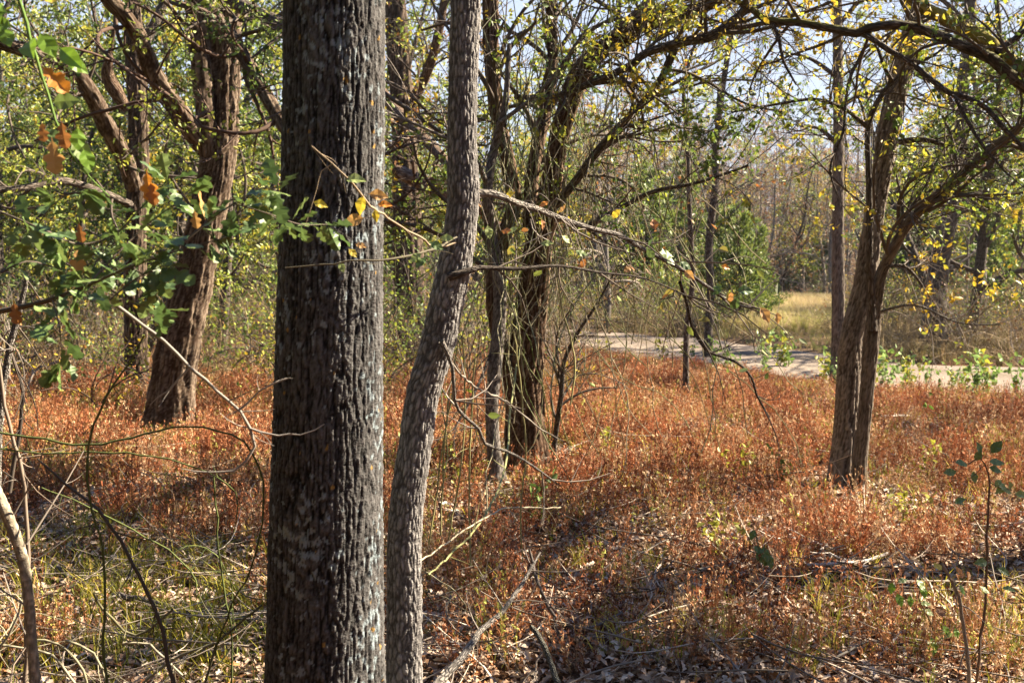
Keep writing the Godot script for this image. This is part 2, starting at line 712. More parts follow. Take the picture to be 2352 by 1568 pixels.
func make_near_trees() -> void:
	steady = true
	var A := {"r": 0.16, "ridged": 5000.0, "run": 0.10, "crack": 0.36, "fx": 80.0, "fy": 36.0, "deep": 0.0062, "warp": 0.012, "wide": 0.4, "lo": lin(0.010, 0.0095, 0.0095), "hi": lin(0.097, 0.095, 0.095), "lichen": 0.045, "flare": 0.30, "flare_h": 0.22, "roots": 5.0}
	# A: the big oak
	var o := thing("oak_tree", "massive dark ridged oak trunk with pale lichen spots in foreground", "tree", on(spot(745, 1568, 2.75).x, -2.75))
	var s := stem([[742, 2010, 330, 2.75], [743, 1800, 292, 2.75], [746, 1568, 268, 2.75], [750, 1280, 262, 2.75], [754, 1000, 251, 2.75], [757, 800, 243, 2.75], [762, 500, 232, 2.75], [766, 200, 228, 2.75], [768, 0, 226, 2.75], [775, -600, 215, 2.75], [790, -1800, 190, 2.75], [800, -3200, 150, 2.8]])
	s[0][0].y = -0.05
	part("trunk", shift(bark(s[0], s[1], 250, 0.0042, 0.35, 2.55, A), o.position).mesh(), M.relief, o)
	var t := Tips.new()
	for k in 4:
		var b := Geo.new()
		var p: Vector3 = s[0][-1] - Vector3(0, 0.15 + 0.3 * k, 0)
		grow(b, t, p, Vector3(-0.8, 0.7, 0.5).rotated(Vector3.UP, k * 0.8 - 0.4), 3.0, 0.08, 3, tw(1, 3, TWIG, {"kids": 5}))
		part("limb", shift(b, o.position).mesh(), M.twig, o)
	crown(o, t, 0.35, 2, 0.08, GREENS)
	# B: the pale curved stem beside it
	var B := {"r": 0.055, "fx": 76.0, "fy": 24.0, "deep": 0.0036, "warp": 0.012, "wide": 0.40, "lo": lin(0.055, 0.053, 0.052), "hi": lin(0.25, 0.24, 0.235), "lichen": 0.0, "off": 7.0, "flare": 0.35}
	o = thing("young_oak_tree", "pale grey curved trunk with flaky bark beside the massive oak", "tree", on(spot(928, 1568, 3.05).x, -3.05))
	s = stem([[925, 1850, 110, 3.05], [927, 1568, 84, 3.05], [928, 1400, 82, 3.05], [930, 1200, 80, 3.05], [956, 1000, 77, 3.05], [972, 900, 78, 3.05], [1005, 790, 80, 3.05], [1026, 690, 80, 3.05], [1048, 590, 76, 3.05], [1062, 480, 72, 3.05], [1064, 430, 74, 3.05], [1061, 340, 66, 3.05], [1063, 200, 66, 3.05], [1070, 0, 68, 3.05], [1085, -300, 60, 3.05], [1060, -900, 50, 3.1], [1080, -1700, 36, 3.2]])
	s[0][0].y = -0.05
	part("trunk", shift(bark(s[0], s[1], 130, 0.0045, 0.3, 2.55, B), o.position).mesh(), M.relief, o)
	t = Tips.new()
	limb(o, "limb", [[1068, 442, 22, 3.05], [1134, 445, 17, 3.1], [1184, 465, 15, 3.2], [1234, 480, 15, 3.35], [1284, 500, 13, 3.5], [1359, 525, 12, 3.6], [1424, 540, 11, 3.7], [1474, 570, 10, 3.8], [1564, 617, 9, 3.9], [1635, 665, 8, 3.95], [1685, 698, 7, 4.0], [1742, 708, 4, 4.0]], M.grey, t, 10, tw(0.45, 1, TWIG_PALE, {"kids": 4, "rmax": 0.006, "gnarl": 0.3}))
	limb(o, "limb", [[1030, 636, 22, 3.0], [1074, 622, 15, 3.0], [1104, 614, 12, 3.05], [1184, 617, 9, 3.1], [1284, 610, 7, 3.2], [1374, 625, 6, 3.3], [1484, 640, 4, 3.4], [1600, 690, 3, 3.5]], M.oak, t, 9, tw(0.4, 1, TWIG, {"kids": 4, "rmax": 0.005, "gnarl": 0.3}))
	limb(o, "limb", [[1014, 784, 15, 2.98], [1039, 844, 8, 3.0], [1044, 919, 8, 3.05], [1064, 954, 8, 3.1], [1099, 984, 8, 3.15], [1114, 1019, 8, 3.2], [1159, 1034, 7, 3.3], [1199, 1054, 6, 3.4], [1244, 1084, 5, 3.5], [1284, 1114, 3, 3.6]], M.grey, t, 6, tw(0.35, 1, TWIG_PALE, {"kids": 3, "rmax": 0.004}))
	limb(o, "limb", [[1562, 648, 8, 3.9], [1579, 700, 8, 4.0], [1589, 748, 7, 4.1], [1612, 790, 7, 4.2], [1634, 810, 7, 4.25], [1694, 833, 6, 4.3], [1727, 868, 5, 4.4], [1739, 908, 5, 4.5], [1767, 958, 4, 4.5]], M.oak, t, 6, tw(0.35, 1, TWIG, {"kids": 3, "rmax": 0.004}))
	crown(o, t, 0.12, 1, 0.042, [Color(0.09, 0.12, 0.03), Color(0.15, 0.18, 0.04), Color(0.26, 0.22, 0.05), Color(0.25, 0.12, 0.04)])
	# E: the big cedar on the left
	var E := {"r": 0.2, "fx": 46.0, "fy": 2.6, "deep": 0.020, "warp": 0.012, "wide": 0.55, "lo": lin(0.035, 0.02, 0.013), "hi": lin(0.20, 0.158, 0.12), "flute": 0.16, "flare": 0.14, "flare_h": 0.3, "lobes": 1.6, "roots": 4.0, "off": 3.0}
	var cb := {"gnarl": 0.2, "rmax": 0.022}
	o = thing("cedar_tree", "broad fluted cedar trunk with shaggy bark left of the massive oak", "tree", ground(385, 988))
	t = Tips.new()
	s = stem([[383, 1000, 124, 10.0], [388, 940, 108, 10.0], [397, 870, 100, 10.0], [409, 784, 98, 10.0], [440, 650, 88, 10.0], [474, 500, 80, 10.0], [494, 400, 78, 10.0], [505, 300, 78, 10.0], [512, 150, 74, 10.0], [518, 0, 70, 10.0], [530, -300, 60, 10.0], [560, -900, 40, 10.0]])
	part("trunk", shift(bark(s[0], s[1], 90, 0.014, -1, 5.0, E), o.position).mesh(), M.relief, o)
	var eb := E.duplicate()
	eb.merge({"r": 0.07, "sides": 36, "step": 0.02, "deep": 0.012, "flute": 0.12, "flare": 0.0}, true)
	limb(o, "stem", [[480, 360, 40, 9.9], [472, 280, 46, 9.85], [465, 190, 46, 9.85], [455, 90, 48, 9.85], [443, 0, 46, 9.85], [420, -200, 40, 9.8], [380, -600, 25, 9.7]], M.cedar, t, 10, tw(2.2, 2, TWIG, cb), eb)
	limb(o, "limb", [[470, 345, 40, 9.95], [440, 305, 44, 9.8], [400, 240, 42, 9.6], [350, 165, 40, 9.4], [320, 90, 38, 9.2], [280, 30, 38, 9.0], [245, -10, 36, 8.9], [190, -120, 28, 8.8], [100, -250, 18, 8.6]], M.cedar, t, 16, tw(1.8, 2, TWIG_RED, cb), eb)
	limb(o, "limb", [[455, -60, 30, 9.6], [468, 0, 34, 9.5], [495, 40, 35, 9.3], [540, 100, 35, 9.0], [585, 175, 34, 8.7], [645, 280, 32, 8.4], [700, 360, 28, 8.2], [780, 450, 22, 8.0], [860, 500, 14, 7.9]], M.cedar, t, 16, tw(1.3, 2, TWIG_RED, cb), eb)
	limb(o, "limb", [[505, -30, 34, 9.9], [540, 5, 36, 9.6], [575, 25, 36, 9.3], [655, 62, 34, 8.8], [740, 120, 30, 8.3], [860, 200, 22, 8.0]], M.oak, t, 14, tw(1.4, 2, TWIG, cb))
	crown(o, t, 0.6, 2, 0.05, GREENS + YELLOWS.slice(1, 3))
	# dark trunk left of the cedar
	o = thing("dark_trunk_tree", "slender dark trunk standing just left of the broad fluted cedar", "tree", ground(312, 905))
	t = Tips.new()
	var E2 := E.duplicate()
	E2.merge({"r": 0.12, "sides": 60, "step": 0.02, "off": 11.0, "flute": 0.1, "lo": lin(0.03, 0.02, 0.015), "hi": lin(0.16, 0.12, 0.09)}, true)
	s = stem([[312, 915, 66, 13], [313, 870, 56, 13], [312, 784, 50, 13], [310, 650, 48, 13], [312, 500, 46, 13], [318, 350, 46, 13], [314, 200, 44, 13], [306, 80, 42, 13], [300, -50, 38, 13], [310, -300, 28, 13]])
	part("trunk", shift(bark(s[0], s[1], 60, 0.02, -1, 6.0, E2), o.position).mesh(), M.relief, o)
	limb(o, "limb", [[305, 430, 38, 12.8], [285, 370, 40, 12.5], [262, 320, 40, 12.2], [240, 285, 40, 12.0], [210, 220, 40, 11.7], [160, 155, 38, 11.4], [100, 125, 34, 11.2], [40, 112, 30, 11.0], [-60, 80, 22, 10.8]], M.cedar, t, 16, tw(1.8, 2, TWIG, cb), eb)
	limb(o, "limb", [[290, 250, 22, 12.9], [262, 205, 34, 12.7], [246, 170, 30, 12.6], [252, 120, 12, 12.5], [262, 60, 7, 12.4]], M.cedar, t, 3, tw(0.8, 1, TWIG, cb))
	limb(o, "limb", [[300, 470, 18, 12.9], [230, 440, 16, 12.3], [140, 415, 18, 11.8], [60, 430, 15, 11.4], [-40, 440, 12, 11]], M.oak, t, 10, tw(1.2, 2, TWIG, cb))
	limb(o, "limb", [[320, 120, 24, 13], [370, 20, 20, 13.2], [420, -120, 14, 13.3]], M.oak, t, 12, tw(1.8, 2, TWIG, cb))
	crown(o, t, 0.7, 3, 0.055, GREENS + YELLOWS.slice(1, 3))
	# F: vine hung trunk between the two stems
	o = thing("vine_hung_tree", "dark trunk wrapped in hanging vines behind the pale curved trunk", "tree", ground(940, 828))
	t = Tips.new()
	var Fs := E2.duplicate()
	Fs.merge({"off": 23.0, "flute": 0.14, "r": 0.2}, true)
	s = stem([[942, 838, 90, 17], [941, 784, 76, 17], [940, 650, 70, 17], [936, 500, 64, 17], [930, 350, 58, 17], [922, 200, 54, 17], [912, 80, 52, 17], [905, -60, 46, 17], [900, -400, 30, 17]])
	part("trunk", shift(bark(s[0], s[1], 60, 0.025, -1, 7.0, Fs), o.position).mesh(), M.relief, o)
	limb(o, "limb", [[850, 170, 26, 16], [880, 218, 28, 15], [945, 288, 26, 13], [1000, 345, 24, 12], [1050, 400, 20, 11.4], [1100, 460, 14, 11]], M.cedar, t, 10, tw(1.4, 2, TWIG_RED, cb))
	limb(o, "limb", [[930, 260, 26, 17], [965, 200, 24, 16.6], [990, 140, 22, 16.3], [1010, 60, 20, 16], [1030, -60, 16, 16]], M.cedar, t, 12, tw(1.8, 2, TWIG, cb))
	limb(o, "limb", [[905, 385, 18, 12], [914, 393, 32, 12], [970, 420, 34, 11.7], [1029, 450, 30, 11.4], [1100, 480, 22, 11.2], [1150, 520, 12, 11]], M.cedar, t, 6, tw(0.9, 1, TWIG_RED, cb))
	limb(o, "limb", [[915, 100, 20, 17], [860, 0, 18, 17], [800, -150, 14, 17]], M.cedar, t, 10, tw(2.0, 2, TWIG, cb))
	vines(o, Vector3(0, 0, 0.2), 46, 3.6, 0.34)
	crown(o, t, 0.6, 2, 0.06, MIXED)
	# C: the forked cedar
	var C := E.duplicate()
	C.merge({"r": 0.15, "fx": 54.0, "flute": 0.15, "off": 31.0, "deep": 0.016, "lo": lin(0.035, 0.018, 0.011), "hi": lin(0.20, 0.14, 0.095), "flare": 0.22}, true)
	o = thing("forked_cedar_tree", "red brown cedar forking into three stems, draped with green vines", "tree", ground(1213, 1078))
	t = Tips.new()
	s = stem([[1213, 1090, 104, 8.0], [1211, 1040, 92, 8.0], [1207, 950, 86, 8.0], [1206, 870, 86, 8.0], [1213, 784, 82, 8.0], [1225, 680, 72, 8.0], [1236, 580, 66, 8.0], [1255, 480, 54, 8.0], [1272, 390, 48, 8.0], [1289, 300, 47, 8.0], [1322, 195, 48, 7.95], [1359, 135, 46, 7.9], [1424, 88, 42, 7.8], [1484, 52, 38, 7.7], [1568, 32, 34, 7.6], [1640, 5, 26, 7.5], [1760, -60, 16, 7.4]])
	part("trunk", shift(bark(s[0], s[1], 84, 0.012, -1, 4.5, C), o.position).mesh(), M.relief, o)
	var cl := C.duplicate()
	cl.merge({"r": 0.07, "sides": 40, "step": 0.018, "deep": 0.011, "flute": 0.10, "flare": 0.0}, true)
	limb(o, "stem", [[1180, 930, 30, 8.0], [1165, 850, 36, 7.95], [1140, 745, 36, 7.95], [1134, 660, 36, 7.95], [1152, 560, 36, 8.0], [1180, 470, 38, 8.05], [1168, 380, 38, 8.05], [1146, 280, 36, 8.05], [1133, 190, 36, 8.1], [1127, 90, 38, 8.1], [1127, 0, 38, 8.1], [1120, -250, 30, 8.2], [1100, -600, 18, 8.3]], M.cedar, t, 20, tw(1.6, 2, TWIG, cb), cl)
	limb(o, "stem", [[1215, 520, 30, 8.05], [1220, 430, 32, 8.1], [1236, 330, 32, 8.2], [1256, 240, 30, 8.3], [1268, 150, 28, 8.4], [1267, 60, 26, 8.45], [1264, -40, 26, 8.5], [1275, -300, 18, 8.5]], M.cedar, t, 22, tw(1.6, 2, TWIG, cb), cl)
	limb(o, "limb", [[1390, 105, 26, 7.85], [1434, 58, 24, 7.9], [1470, 25, 22, 7.95], [1500, -20, 18, 8.0], [1560, -140, 12, 8]], M.cedar, t, 10, tw(1.4, 2, TWIG, cb))
	limb(o, "limb", [[1255, 490, 24, 7.9], [1290, 455, 20, 7.8], [1330, 405, 19, 7.7], [1369, 352, 19, 7.6], [1414, 300, 18, 7.5], [1474, 240, 18, 7.4], [1519, 180, 16, 7.3], [1549, 120, 14, 7.2], [1570, 60, 9, 7.2]], M.oak, t, 22, tw(1.0, 2, TWIG, cb))
	limb(o, "limb", [[1184, 222, 12, 8.0], [1259, 224, 14, 7.8], [1314, 208, 15, 7.6], [1384, 180, 16, 7.4], [1449, 150, 18, 7.2], [1484, 122, 18, 7.1], [1568, 96, 22, 7.0], [1623, 86, 24, 6.9], [1668, 65, 24, 6.85], [1700, 34, 20, 6.8], [1716, 8, 16, 6.8], [1740, -60, 12, 6.8]], M.oak, t, 24, tw(0.9, 2, TWIG, cb))
	limb(o, "limb", [[1288, 495, 18, 7.9], [1340, 520, 13, 7.6], [1420, 480, 12, 7.4], [1500, 440, 10, 7.3], [1600, 420, 8, 7.2], [1720, 380, 5, 7.1]], M.oak, t, 10, tw(0.8, 1, TWIG, cb))
	vines(o, Vector3(0, 0, 0.25), 60, 3.4, 0.42)
	vines(o, Vector3(0.35, 0, 0.5), 60, 4.2, 0.8)
	crown(o, t, 0.22, 4, 0.042, YELLOWS)
	# C2, C3: small stems against it
	o = thing("slim_oak_tree", "slim grey stem rising close against the left of the forked cedar", "tree", ground(1143, 1110))
	t = Tips.new()
	var Bs := B.duplicate()
	Bs.merge({"r": 0.055, "fx": 60.0, "fy": 20.0, "off": 43.0, "lo": lin(0.045, 0.038, 0.034), "hi": lin(0.22, 0.20, 0.185), "flare_h": 0.12}, true)
	s = stem([[1143, 1122, 48, 7.5], [1140, 1080, 36, 7.5], [1134, 1030, 32, 7.5], [1130, 940, 31, 7.5], [1137, 840, 32, 7.5], [1146, 740, 31, 7.5], [1146, 640, 30, 7.5], [1128, 540, 28, 7.5], [1120, 440, 24, 7.4], [1135, 340, 20, 7.4], [1160, 240, 15, 7.3], [1170, 100, 10, 7.3]])
	part("trunk", shift(bark(s[0], s[1], 48, 0.014, -1, 5.0, Bs), o.position).mesh(), M.relief, o)
	limb(o, "limb", [[1130, 805, 8, 7.5], [1100, 880, 7, 7.3], [1066, 946, 6, 7.1], [1040, 990, 3, 7.0]], M.oak, t, 5, tw(0.6, 1, TWIG))
	limb(o, "limb", [[1122, 430, 14, 7.4], [1080, 350, 10, 7.2], [1010, 310, 7, 7.1], [900, 262, 5, 7.0]], M.grey, t, 10, tw(0.8, 1, TWIG_PALE))
	limb(o, "limb", [[1150, 280, 11, 7.3], [1250, 200, 8, 7.2], [1330, 90, 6, 7.1], [1400, -20, 4, 7.1]], M.grey, t, 10, tw(0.9, 1, TWIG))
	crown(o, t, 0.3, 1, 0.05, YELLOWS)
	o = thing("sapling_tree", "thin dark sapling leaning beside the right foot of the forked cedar", "sapling", ground(1270, 1060))
	t = Tips.new()
	limb(o, "trunk", [[1268, 1070, 15, 8.1], [1276, 1000, 13, 8.1], [1290, 900, 12, 8.0], [1296, 830, 10, 8.0], [1330, 760, 8, 7.9], [1370, 700, 6, 7.8], [1420, 610, 4, 7.7]], M.oak, t, 22, tw(0.9, 1, TWIG, {"kids": 6}))
	crown(o, t, 0.06, 1, 0.05, YELLOWS)
	# D: the double trunk on the right
	var D := {"r": 0.085, "ridged": 3000.0, "fx": 50.0, "fy": 12.0, "deep": 0.011, "warp": 0.010, "wide": 0.45, "lo": lin(0.045, 0.034, 0.026), "hi": lin(0.25, 0.212, 0.178), "lichen": 0.0, "flare": 0.28, "flare_h": 0.25, "off": 57.0, "flute": 0.06}
	o = thing("double_trunk_tree", "oak with two joined trunks standing in the red undergrowth at right", "tree", ground(1946, 1118))
	t = Tips.new()
	s = stem([[1936, 1128, 66, 7.4], [1936, 1080, 58, 7.4], [1941, 1020, 55, 7.4], [1947, 934, 54, 7.4], [1957, 784, 54, 7.4], [1978, 700, 54, 7.4], [1988, 650, 52, 7.4], [2001, 550, 46, 7.4], [2013, 475, 42, 7.4], [2026, 400, 43, 7.4], [2040, 310, 48, 7.4], [2058, 225, 49, 7.4], [2082, 130, 46, 7.4], [2104, 40, 42, 7.4], [2122, -60, 38, 7.4], [2160, -400, 28, 7.4]])
	part("trunk", shift(bark(s[0], s[1], 72, 0.012, -1, 4.5, D), o.position).mesh(), M.relief, o)
	var dl := D.duplicate()
	dl.merge({"r": 0.06, "sides": 44, "step": 0.016, "deep": 0.008, "flare": 0.2, "hi": lin(0.18, 0.15, 0.12), "off": 61.0}, true)
	limb(o, "stem", [[1973, 1140, 38, 7.2], [1977, 1060, 32, 7.2], [1985, 984, 30, 7.2], [1994, 884, 32, 7.2], [2001, 800, 36, 7.2], [2009, 720, 32, 7.2], [2022, 640, 26, 7.15], [2043, 590, 24, 7.1], [2083, 520, 22, 7.0], [2118, 480, 22, 6.9], [2168, 440, 21, 6.8], [2218, 392, 21, 6.7], [2268, 347, 20, 6.6], [2318, 312, 20, 6.5], [2360, 270, 18, 6.4], [2440, 150, 14, 6.3]], M.oak, t, 18, tw(1.2, 2, TWIG, {"gnarl": 0.25, "from": 0.45, "rmax": 0.016}), dl)
	limb(o, "stem", [[2006, 760, 22, 7.15], [2002, 690, 19, 7.15], [1998, 600, 16, 7.1], [1998, 500, 15, 7.1], [1996, 400, 13, 7.1], [1994, 300, 13, 7.1], [2008, 250, 13, 7.05], [2030, 212, 12, 7.0], [2055, 186, 12, 7.0], [2100, 150, 11, 6.95], [2150, 124, 6, 6.9], [2180, 100, 3, 6.9]], M.oak, t, 10, tw(0.9, 2, TWIG, {"from": 0.35, "rmax": 0.012}))
	limb(o, "limb", [[2052, 188, 11, 7.0], [2032, 155, 8, 6.9], [2018, 115, 7, 6.9], [2004, 104, 6, 6.85], [1985, 112, 8, 6.8], [1972, 140, 8, 6.8], [1956, 170, 8, 6.75], [1944, 225, 7, 6.75], [1938, 300, 7, 6.7], [1918, 350, 6, 6.7], [1907, 395, 5, 6.7], [1926, 452, 3, 6.7]], M.oak, t, 8, tw(0.5, 1, TWIG, {"rmax": 0.006}))
	limb(o, "limb", [[1990, 290, 10, 7.1], [1940, 250, 9, 7.0], [1870, 228, 8, 6.9], [1780, 240, 6, 6.8], [1680, 258, 4, 6.8]], M.oak, t, 12, tw(0.8, 2, TWIG, {"rmax": 0.008}))
	limb(o, "limb", [[2035, 610, 13, 7.1], [2090, 512, 12, 7.05], [2143, 450, 11, 7.0], [2193, 410, 10, 6.95], [2268, 365, 8, 6.9], [2318, 325, 6, 6.9]], M.oak, t, 10, tw(0.9, 2, TWIG, {"rmax": 0.008}))
	limb(o, "limb", [[2035, 612, 10, 7.1], [2075, 610, 9, 7.1], [2108, 640, 7, 7.15], [2123, 665, 5, 7.2]], M.oak, t, 5, tw(0.6, 1, TWIG_PALE))
	limb(o, "limb", [[2045, 330, 16, 7.4], [2120, 320, 12, 7.2], [2200, 340, 9, 7.1], [2300, 345, 6, 7.0]], M.oak, t, 12, tw(0.9, 2, TWIG, {"rmax": 0.008}))
	limb(o, "limb", [[2105, 60, 18, 7.4], [2040, -60, 15, 7.2], [1950, -160, 10, 7.0]], M.oak, t, 8, tw(1.2, 2, TWIG, {"rmax": 0.012}))
	limb(o, "limb", [[2010, 720, 8, 7.2], [2100, 700, 6, 7.0], [2200, 740, 4, 6.8], [2300, 745, 3, 6.7]], M.grey, t, 10, tw(0.6, 1, TWIG_PALE, {"rmax": 0.005}))
	crown(o, t, 0.18, 4, 0.042, YELLOWS)
	# G: the arching oak whose trunk stands beyond the right edge
	o = thing("arching_oak_tree", "low arching dark limbs with moss reaching in from upper right edge", "tree", on(3.9, -5.6))
	t = Tips.new()
	var G := D.duplicate()
	G.merge({"r": 0.14, "off": 71.0, "deep": 0.014}, true)
	part("trunk", shift(bark([Vector3(3.9, -0.05, -5.6), Vector3(3.85, 0.6, -5.6), Vector3(3.95, 1.5, -5.7), Vector3(3.9, 2.3, -5.9), Vector3(4.5, 3.4, -5.8), Vector3(5.4, 4.3, -5.5), Vector3(6.6, 5.0, -5.4)], [0.22, 0.17, 0.16, 0.15, 0.12, 0.10, 0.05], 48, 0.03, -1, 9, G), o.position).mesh(), M.relief, o)
	limb(o, "limb", [[2640, 430, 40, 5.8], [2520, 310, 34, 5.9], [2420, 240, 30, 6.0], [2352, 196, 29, 6.0], [2318, 170, 28, 6.0], [2278, 135, 26, 6.0], [2218, 108, 25, 6.05], [2168, 85, 24, 6.1], [2113, 66, 23, 6.1], [2058, 57, 22, 6.1], [2003, 63, 20, 6.15], [1968, 75, 20, 6.2], [1918, 67, 19, 6.25], [1843, 53, 18, 6.3], [1768, 46, 17, 6.35], [1730, 24, 15, 6.4], [1690, 0, 12, 6.4], [1620, -40, 8, 6.4]], M.oak, t, 16, tw(0.8, 2, TWIG, {"from": 0.3, "rmax": 0.012, "gnarl": 0.28}), {"r": 0.035, "fx": 60.0, "fy": 14.0, "deep": 0.004, "warp": 0.01, "lo": lin(0.03, 0.025, 0.02), "hi": lin(0.13, 0.105, 0.085), "off": 80.0, "sides": 40, "step": 0.014, "moss": Color(0.10, 0.10, 0.025)})
	limb(o, "limb", [[2600, 330, 44, 5.9], [2450, 210, 40, 6.3], [2352, 162, 36, 6.5], [2333, 150, 36, 6.55], [2293, 120, 35, 6.6], [2268, 95, 35, 6.6], [2218, 70, 34, 6.7], [2168, 40, 32, 6.8], [2123, 18, 28, 6.9], [2060, -30, 20, 7.0]], M.oak, t, 10, tw(0.9, 2, TWIG, {"rmax": 0.012}), {"r": 0.05, "fx": 55.0, "fy": 10.0, "deep": 0.007, "warp": 0.012, "lo": lin(0.06, 0.045, 0.02), "hi": lin(0.20, 0.15, 0.06), "off": 84.0, "sides": 40, "step": 0.016, "moss": Color(0.20, 0.17, 0.03)})
	limb(o, "limb", [[1975, 74, 15, 6.2], [2003, 88, 14, 6.15], [2043, 115, 13, 6.1], [2093, 145, 13, 6.1], [2143, 185, 13, 6.05], [2183, 214, 13, 6.0], [2218, 222, 12, 6.0], [2268, 250, 12, 5.95], [2308, 296, 11, 5.9], [2360, 350, 9, 5.9], [2400, 420, 6, 5.9]], M.oak, t, 10, tw(0.6, 2, TWIG, {"rmax": 0.007}))
	limb(o, "limb", [[1772, 46, 10, 6.35], [1790, 90, 8, 6.3], [1800, 140, 7, 6.3], [1830, 195, 4, 6.3]], M.oak, t, 6, tw(0.5, 1, TWIG, {"rmax": 0.005}))
	limb(o, "limb", [[2190, 214, 9, 6.0], [2230, 290, 8, 5.9], [2270, 350, 7, 5.85], [2320, 405, 4, 5.8]], M.oak, t, 6, tw(0.5, 1, TWIG, {"rmax": 0.005}))
	limb(o, "limb", [[2290, 120, 14, 6.2], [2330, 90, 13, 6.2], [2380, 60, 12, 6.2], [2500, 40, 10, 6.2]], M.oak, t, 8, tw(0.7, 2, TWIG, {"rmax": 0.01}))
	limb(o, "limb", [[1720, 15, 9, 6.4], [1750, -30, 8, 6.4], [1830, -100, 6, 6.4]], M.oak, t, 8, tw(0.9, 2, TWIG, {"rmax": 0.01}))
	crown(o, t, 0.12, 3, 0.042, YELLOWS)
	t = Tips.new()
	for k in 10:
		var b := Geo.new()
		var p := Vector3(4.9, 3.8, -5.65).lerp(Vector3(6.6, 5.0, -5.4), k / 9.0)
		grow(b, t, p, Vector3(1, 0.3, 0.12 * sin(k * 2.4)).normalized(), R(0.9, 1.5), 0.04, 3, tw(1, 3, TWIG, {"kids": 5, "gnarl": 0.15}))
		part("limb", shift(b, o.position).mesh(), M.twig, o)
	for k in 6:
		var b := Geo.new()
		grow(b, t, Vector3(4.1, 2.6 + 0.2 * k, -5.95), Vector3(-0.45 + 0.12 * k, 1, -0.12).normalized(), R(1.5, 2.2), 0.045, 3, tw(1, 3, TWIG, {"kids": 5, "gnarl": 0.15}))
		part("limb", shift(b, o.position).mesh(), M.twig, o)
	crown(o, t, 0.42, 2, 0.065, YELLOWS)
	# H, I: trunks beside and beyond the track
	o = thing("straight_oak_tree", "straight slender trunk by the sandy track just left of double trunk", "tree", ground(1926, 880))
	t = Tips.new()
	s = stem([[1927, 892, 40, 14], [1926, 840, 31, 14], [1926, 700, 28, 14], [1925, 500, 26, 14], [1927, 300, 24, 14], [1925, 100, 22, 14], [1922, -60, 23, 14], [1920, -400, 15, 14]])
	var Hs := D.duplicate()
	Hs.merge({"r": 0.09, "off": 91.0, "hi": lin(0.19, 0.16, 0.13), "fy": 10.0}, true)
	part("trunk", shift(bark(s[0], s[1], 44, 0.03, -1, 7, Hs), o.position).mesh(), M.relief, o)
	for a in [[1926, 180, 1800, 120], [1924, 60, 2060, -60], [1926, 250, 2040, 210], [1922, -80, 1820, -200], [1924, 330, 1840, 290]]:
		limb(o, "limb", [[a[0], a[1], 12, 14], [(a[0] + a[2]) / 2, (a[1] + a[3]) / 2 - 15, 8, 14], [a[2], a[3], 4, 14]], M.oak, t, 9, tw(1.2, 2, TWIG, {"rmax": 0.012}))
	crown(o, t, 0.18, 4, 0.055, YELLOWS)
	o = thing("leaning_oak_tree", "thick dark trunk leaning right across the track near right edge", "tree", ground(2148, 800))
	t = Tips.new()
	s = stem([[2143, 812, 74, 20], [2146, 770, 56, 20], [2150, 680, 48, 20], [2165, 570, 42, 20], [2185, 480, 38, 20], [2203, 350, 33, 20], [2210, 220, 29, 20], [2224, 100, 26, 20], [2235, -50, 22, 20], [2245, -250, 14, 20]])
	Hs.merge({"r": 0.18, "off": 97.0, "hi": lin(0.14, 0.12, 0.10)}, true)
	part("trunk", shift(bark(s[0], s[1], 44, 0.04, -1, 9, Hs), o.position).mesh(), M.relief, o)
	for a in [[2195, 400, 2300, 290], [2208, 260, 2100, 170], [2212, 180, 2330, 90], [2225, 60, 2120, -20], [2180, 500, 2330, 470]]:
		limb(o, "limb", [[a[0], a[1], 14, 20], [(a[0] + a[2]) / 2, (a[1] + a[3]) / 2 - 15, 10, 20], [a[2], a[3], 5, 20]], M.oak, t, 9, tw(1.7, 2, TWIG, {"rmax": 0.016}))
	crown(o, t, 0.35, 2, 0.08, YELLOWS)
	# J: slim pair
	o = thing("thin_oak_tree", "thin crooked dark stem, front one of slim pair before the track", "tree", ground(1575, 905))
	t = Tips.new()
	limb(o, "trunk", [[1575, 915, 18, 12.8], [1576, 840, 14, 12.8], [1578, 750, 13, 12.8], [1591, 650, 12, 12.8], [1588, 560, 12, 12.8], [1583, 450, 11, 12.8], [1578, 300, 10, 12.8], [1571, 210, 9, 12.8], [1590, 120, 7, 12.8], [1620, 60, 4, 12.8]], M.oak, t, 24, tw(1.3, 2, TWIG, {"from": 0.35, "kids": 4, "rmax": 0.01}))
	crown(o, t, 0.14, 1, 0.06, RUSTS)
	o = thing("thin_oak_tree", "thin dark stem with rusty leaves, rear one of slim pair", "tree", ground(1628, 822))
	t = Tips.new()
	limb(o, "trunk", [[1627, 832, 26, 18], [1628, 760, 19, 18], [1633, 675, 18, 18], [1629, 560, 18, 18], [1643, 430, 17, 18], [1644, 350, 16, 18], [1654, 250, 14, 18], [1668, 150, 13, 18], [1684, 75, 12, 18], [1712, 15, 10, 18], [1730, -80, 6, 18]], M.oak, t, 30, tw(1.9, 2, TWIG, {"from": 0.3, "kids": 5, "rmax": 0.014}))
	crown(o, t, 0.20, 1, 0.08, RUSTS)


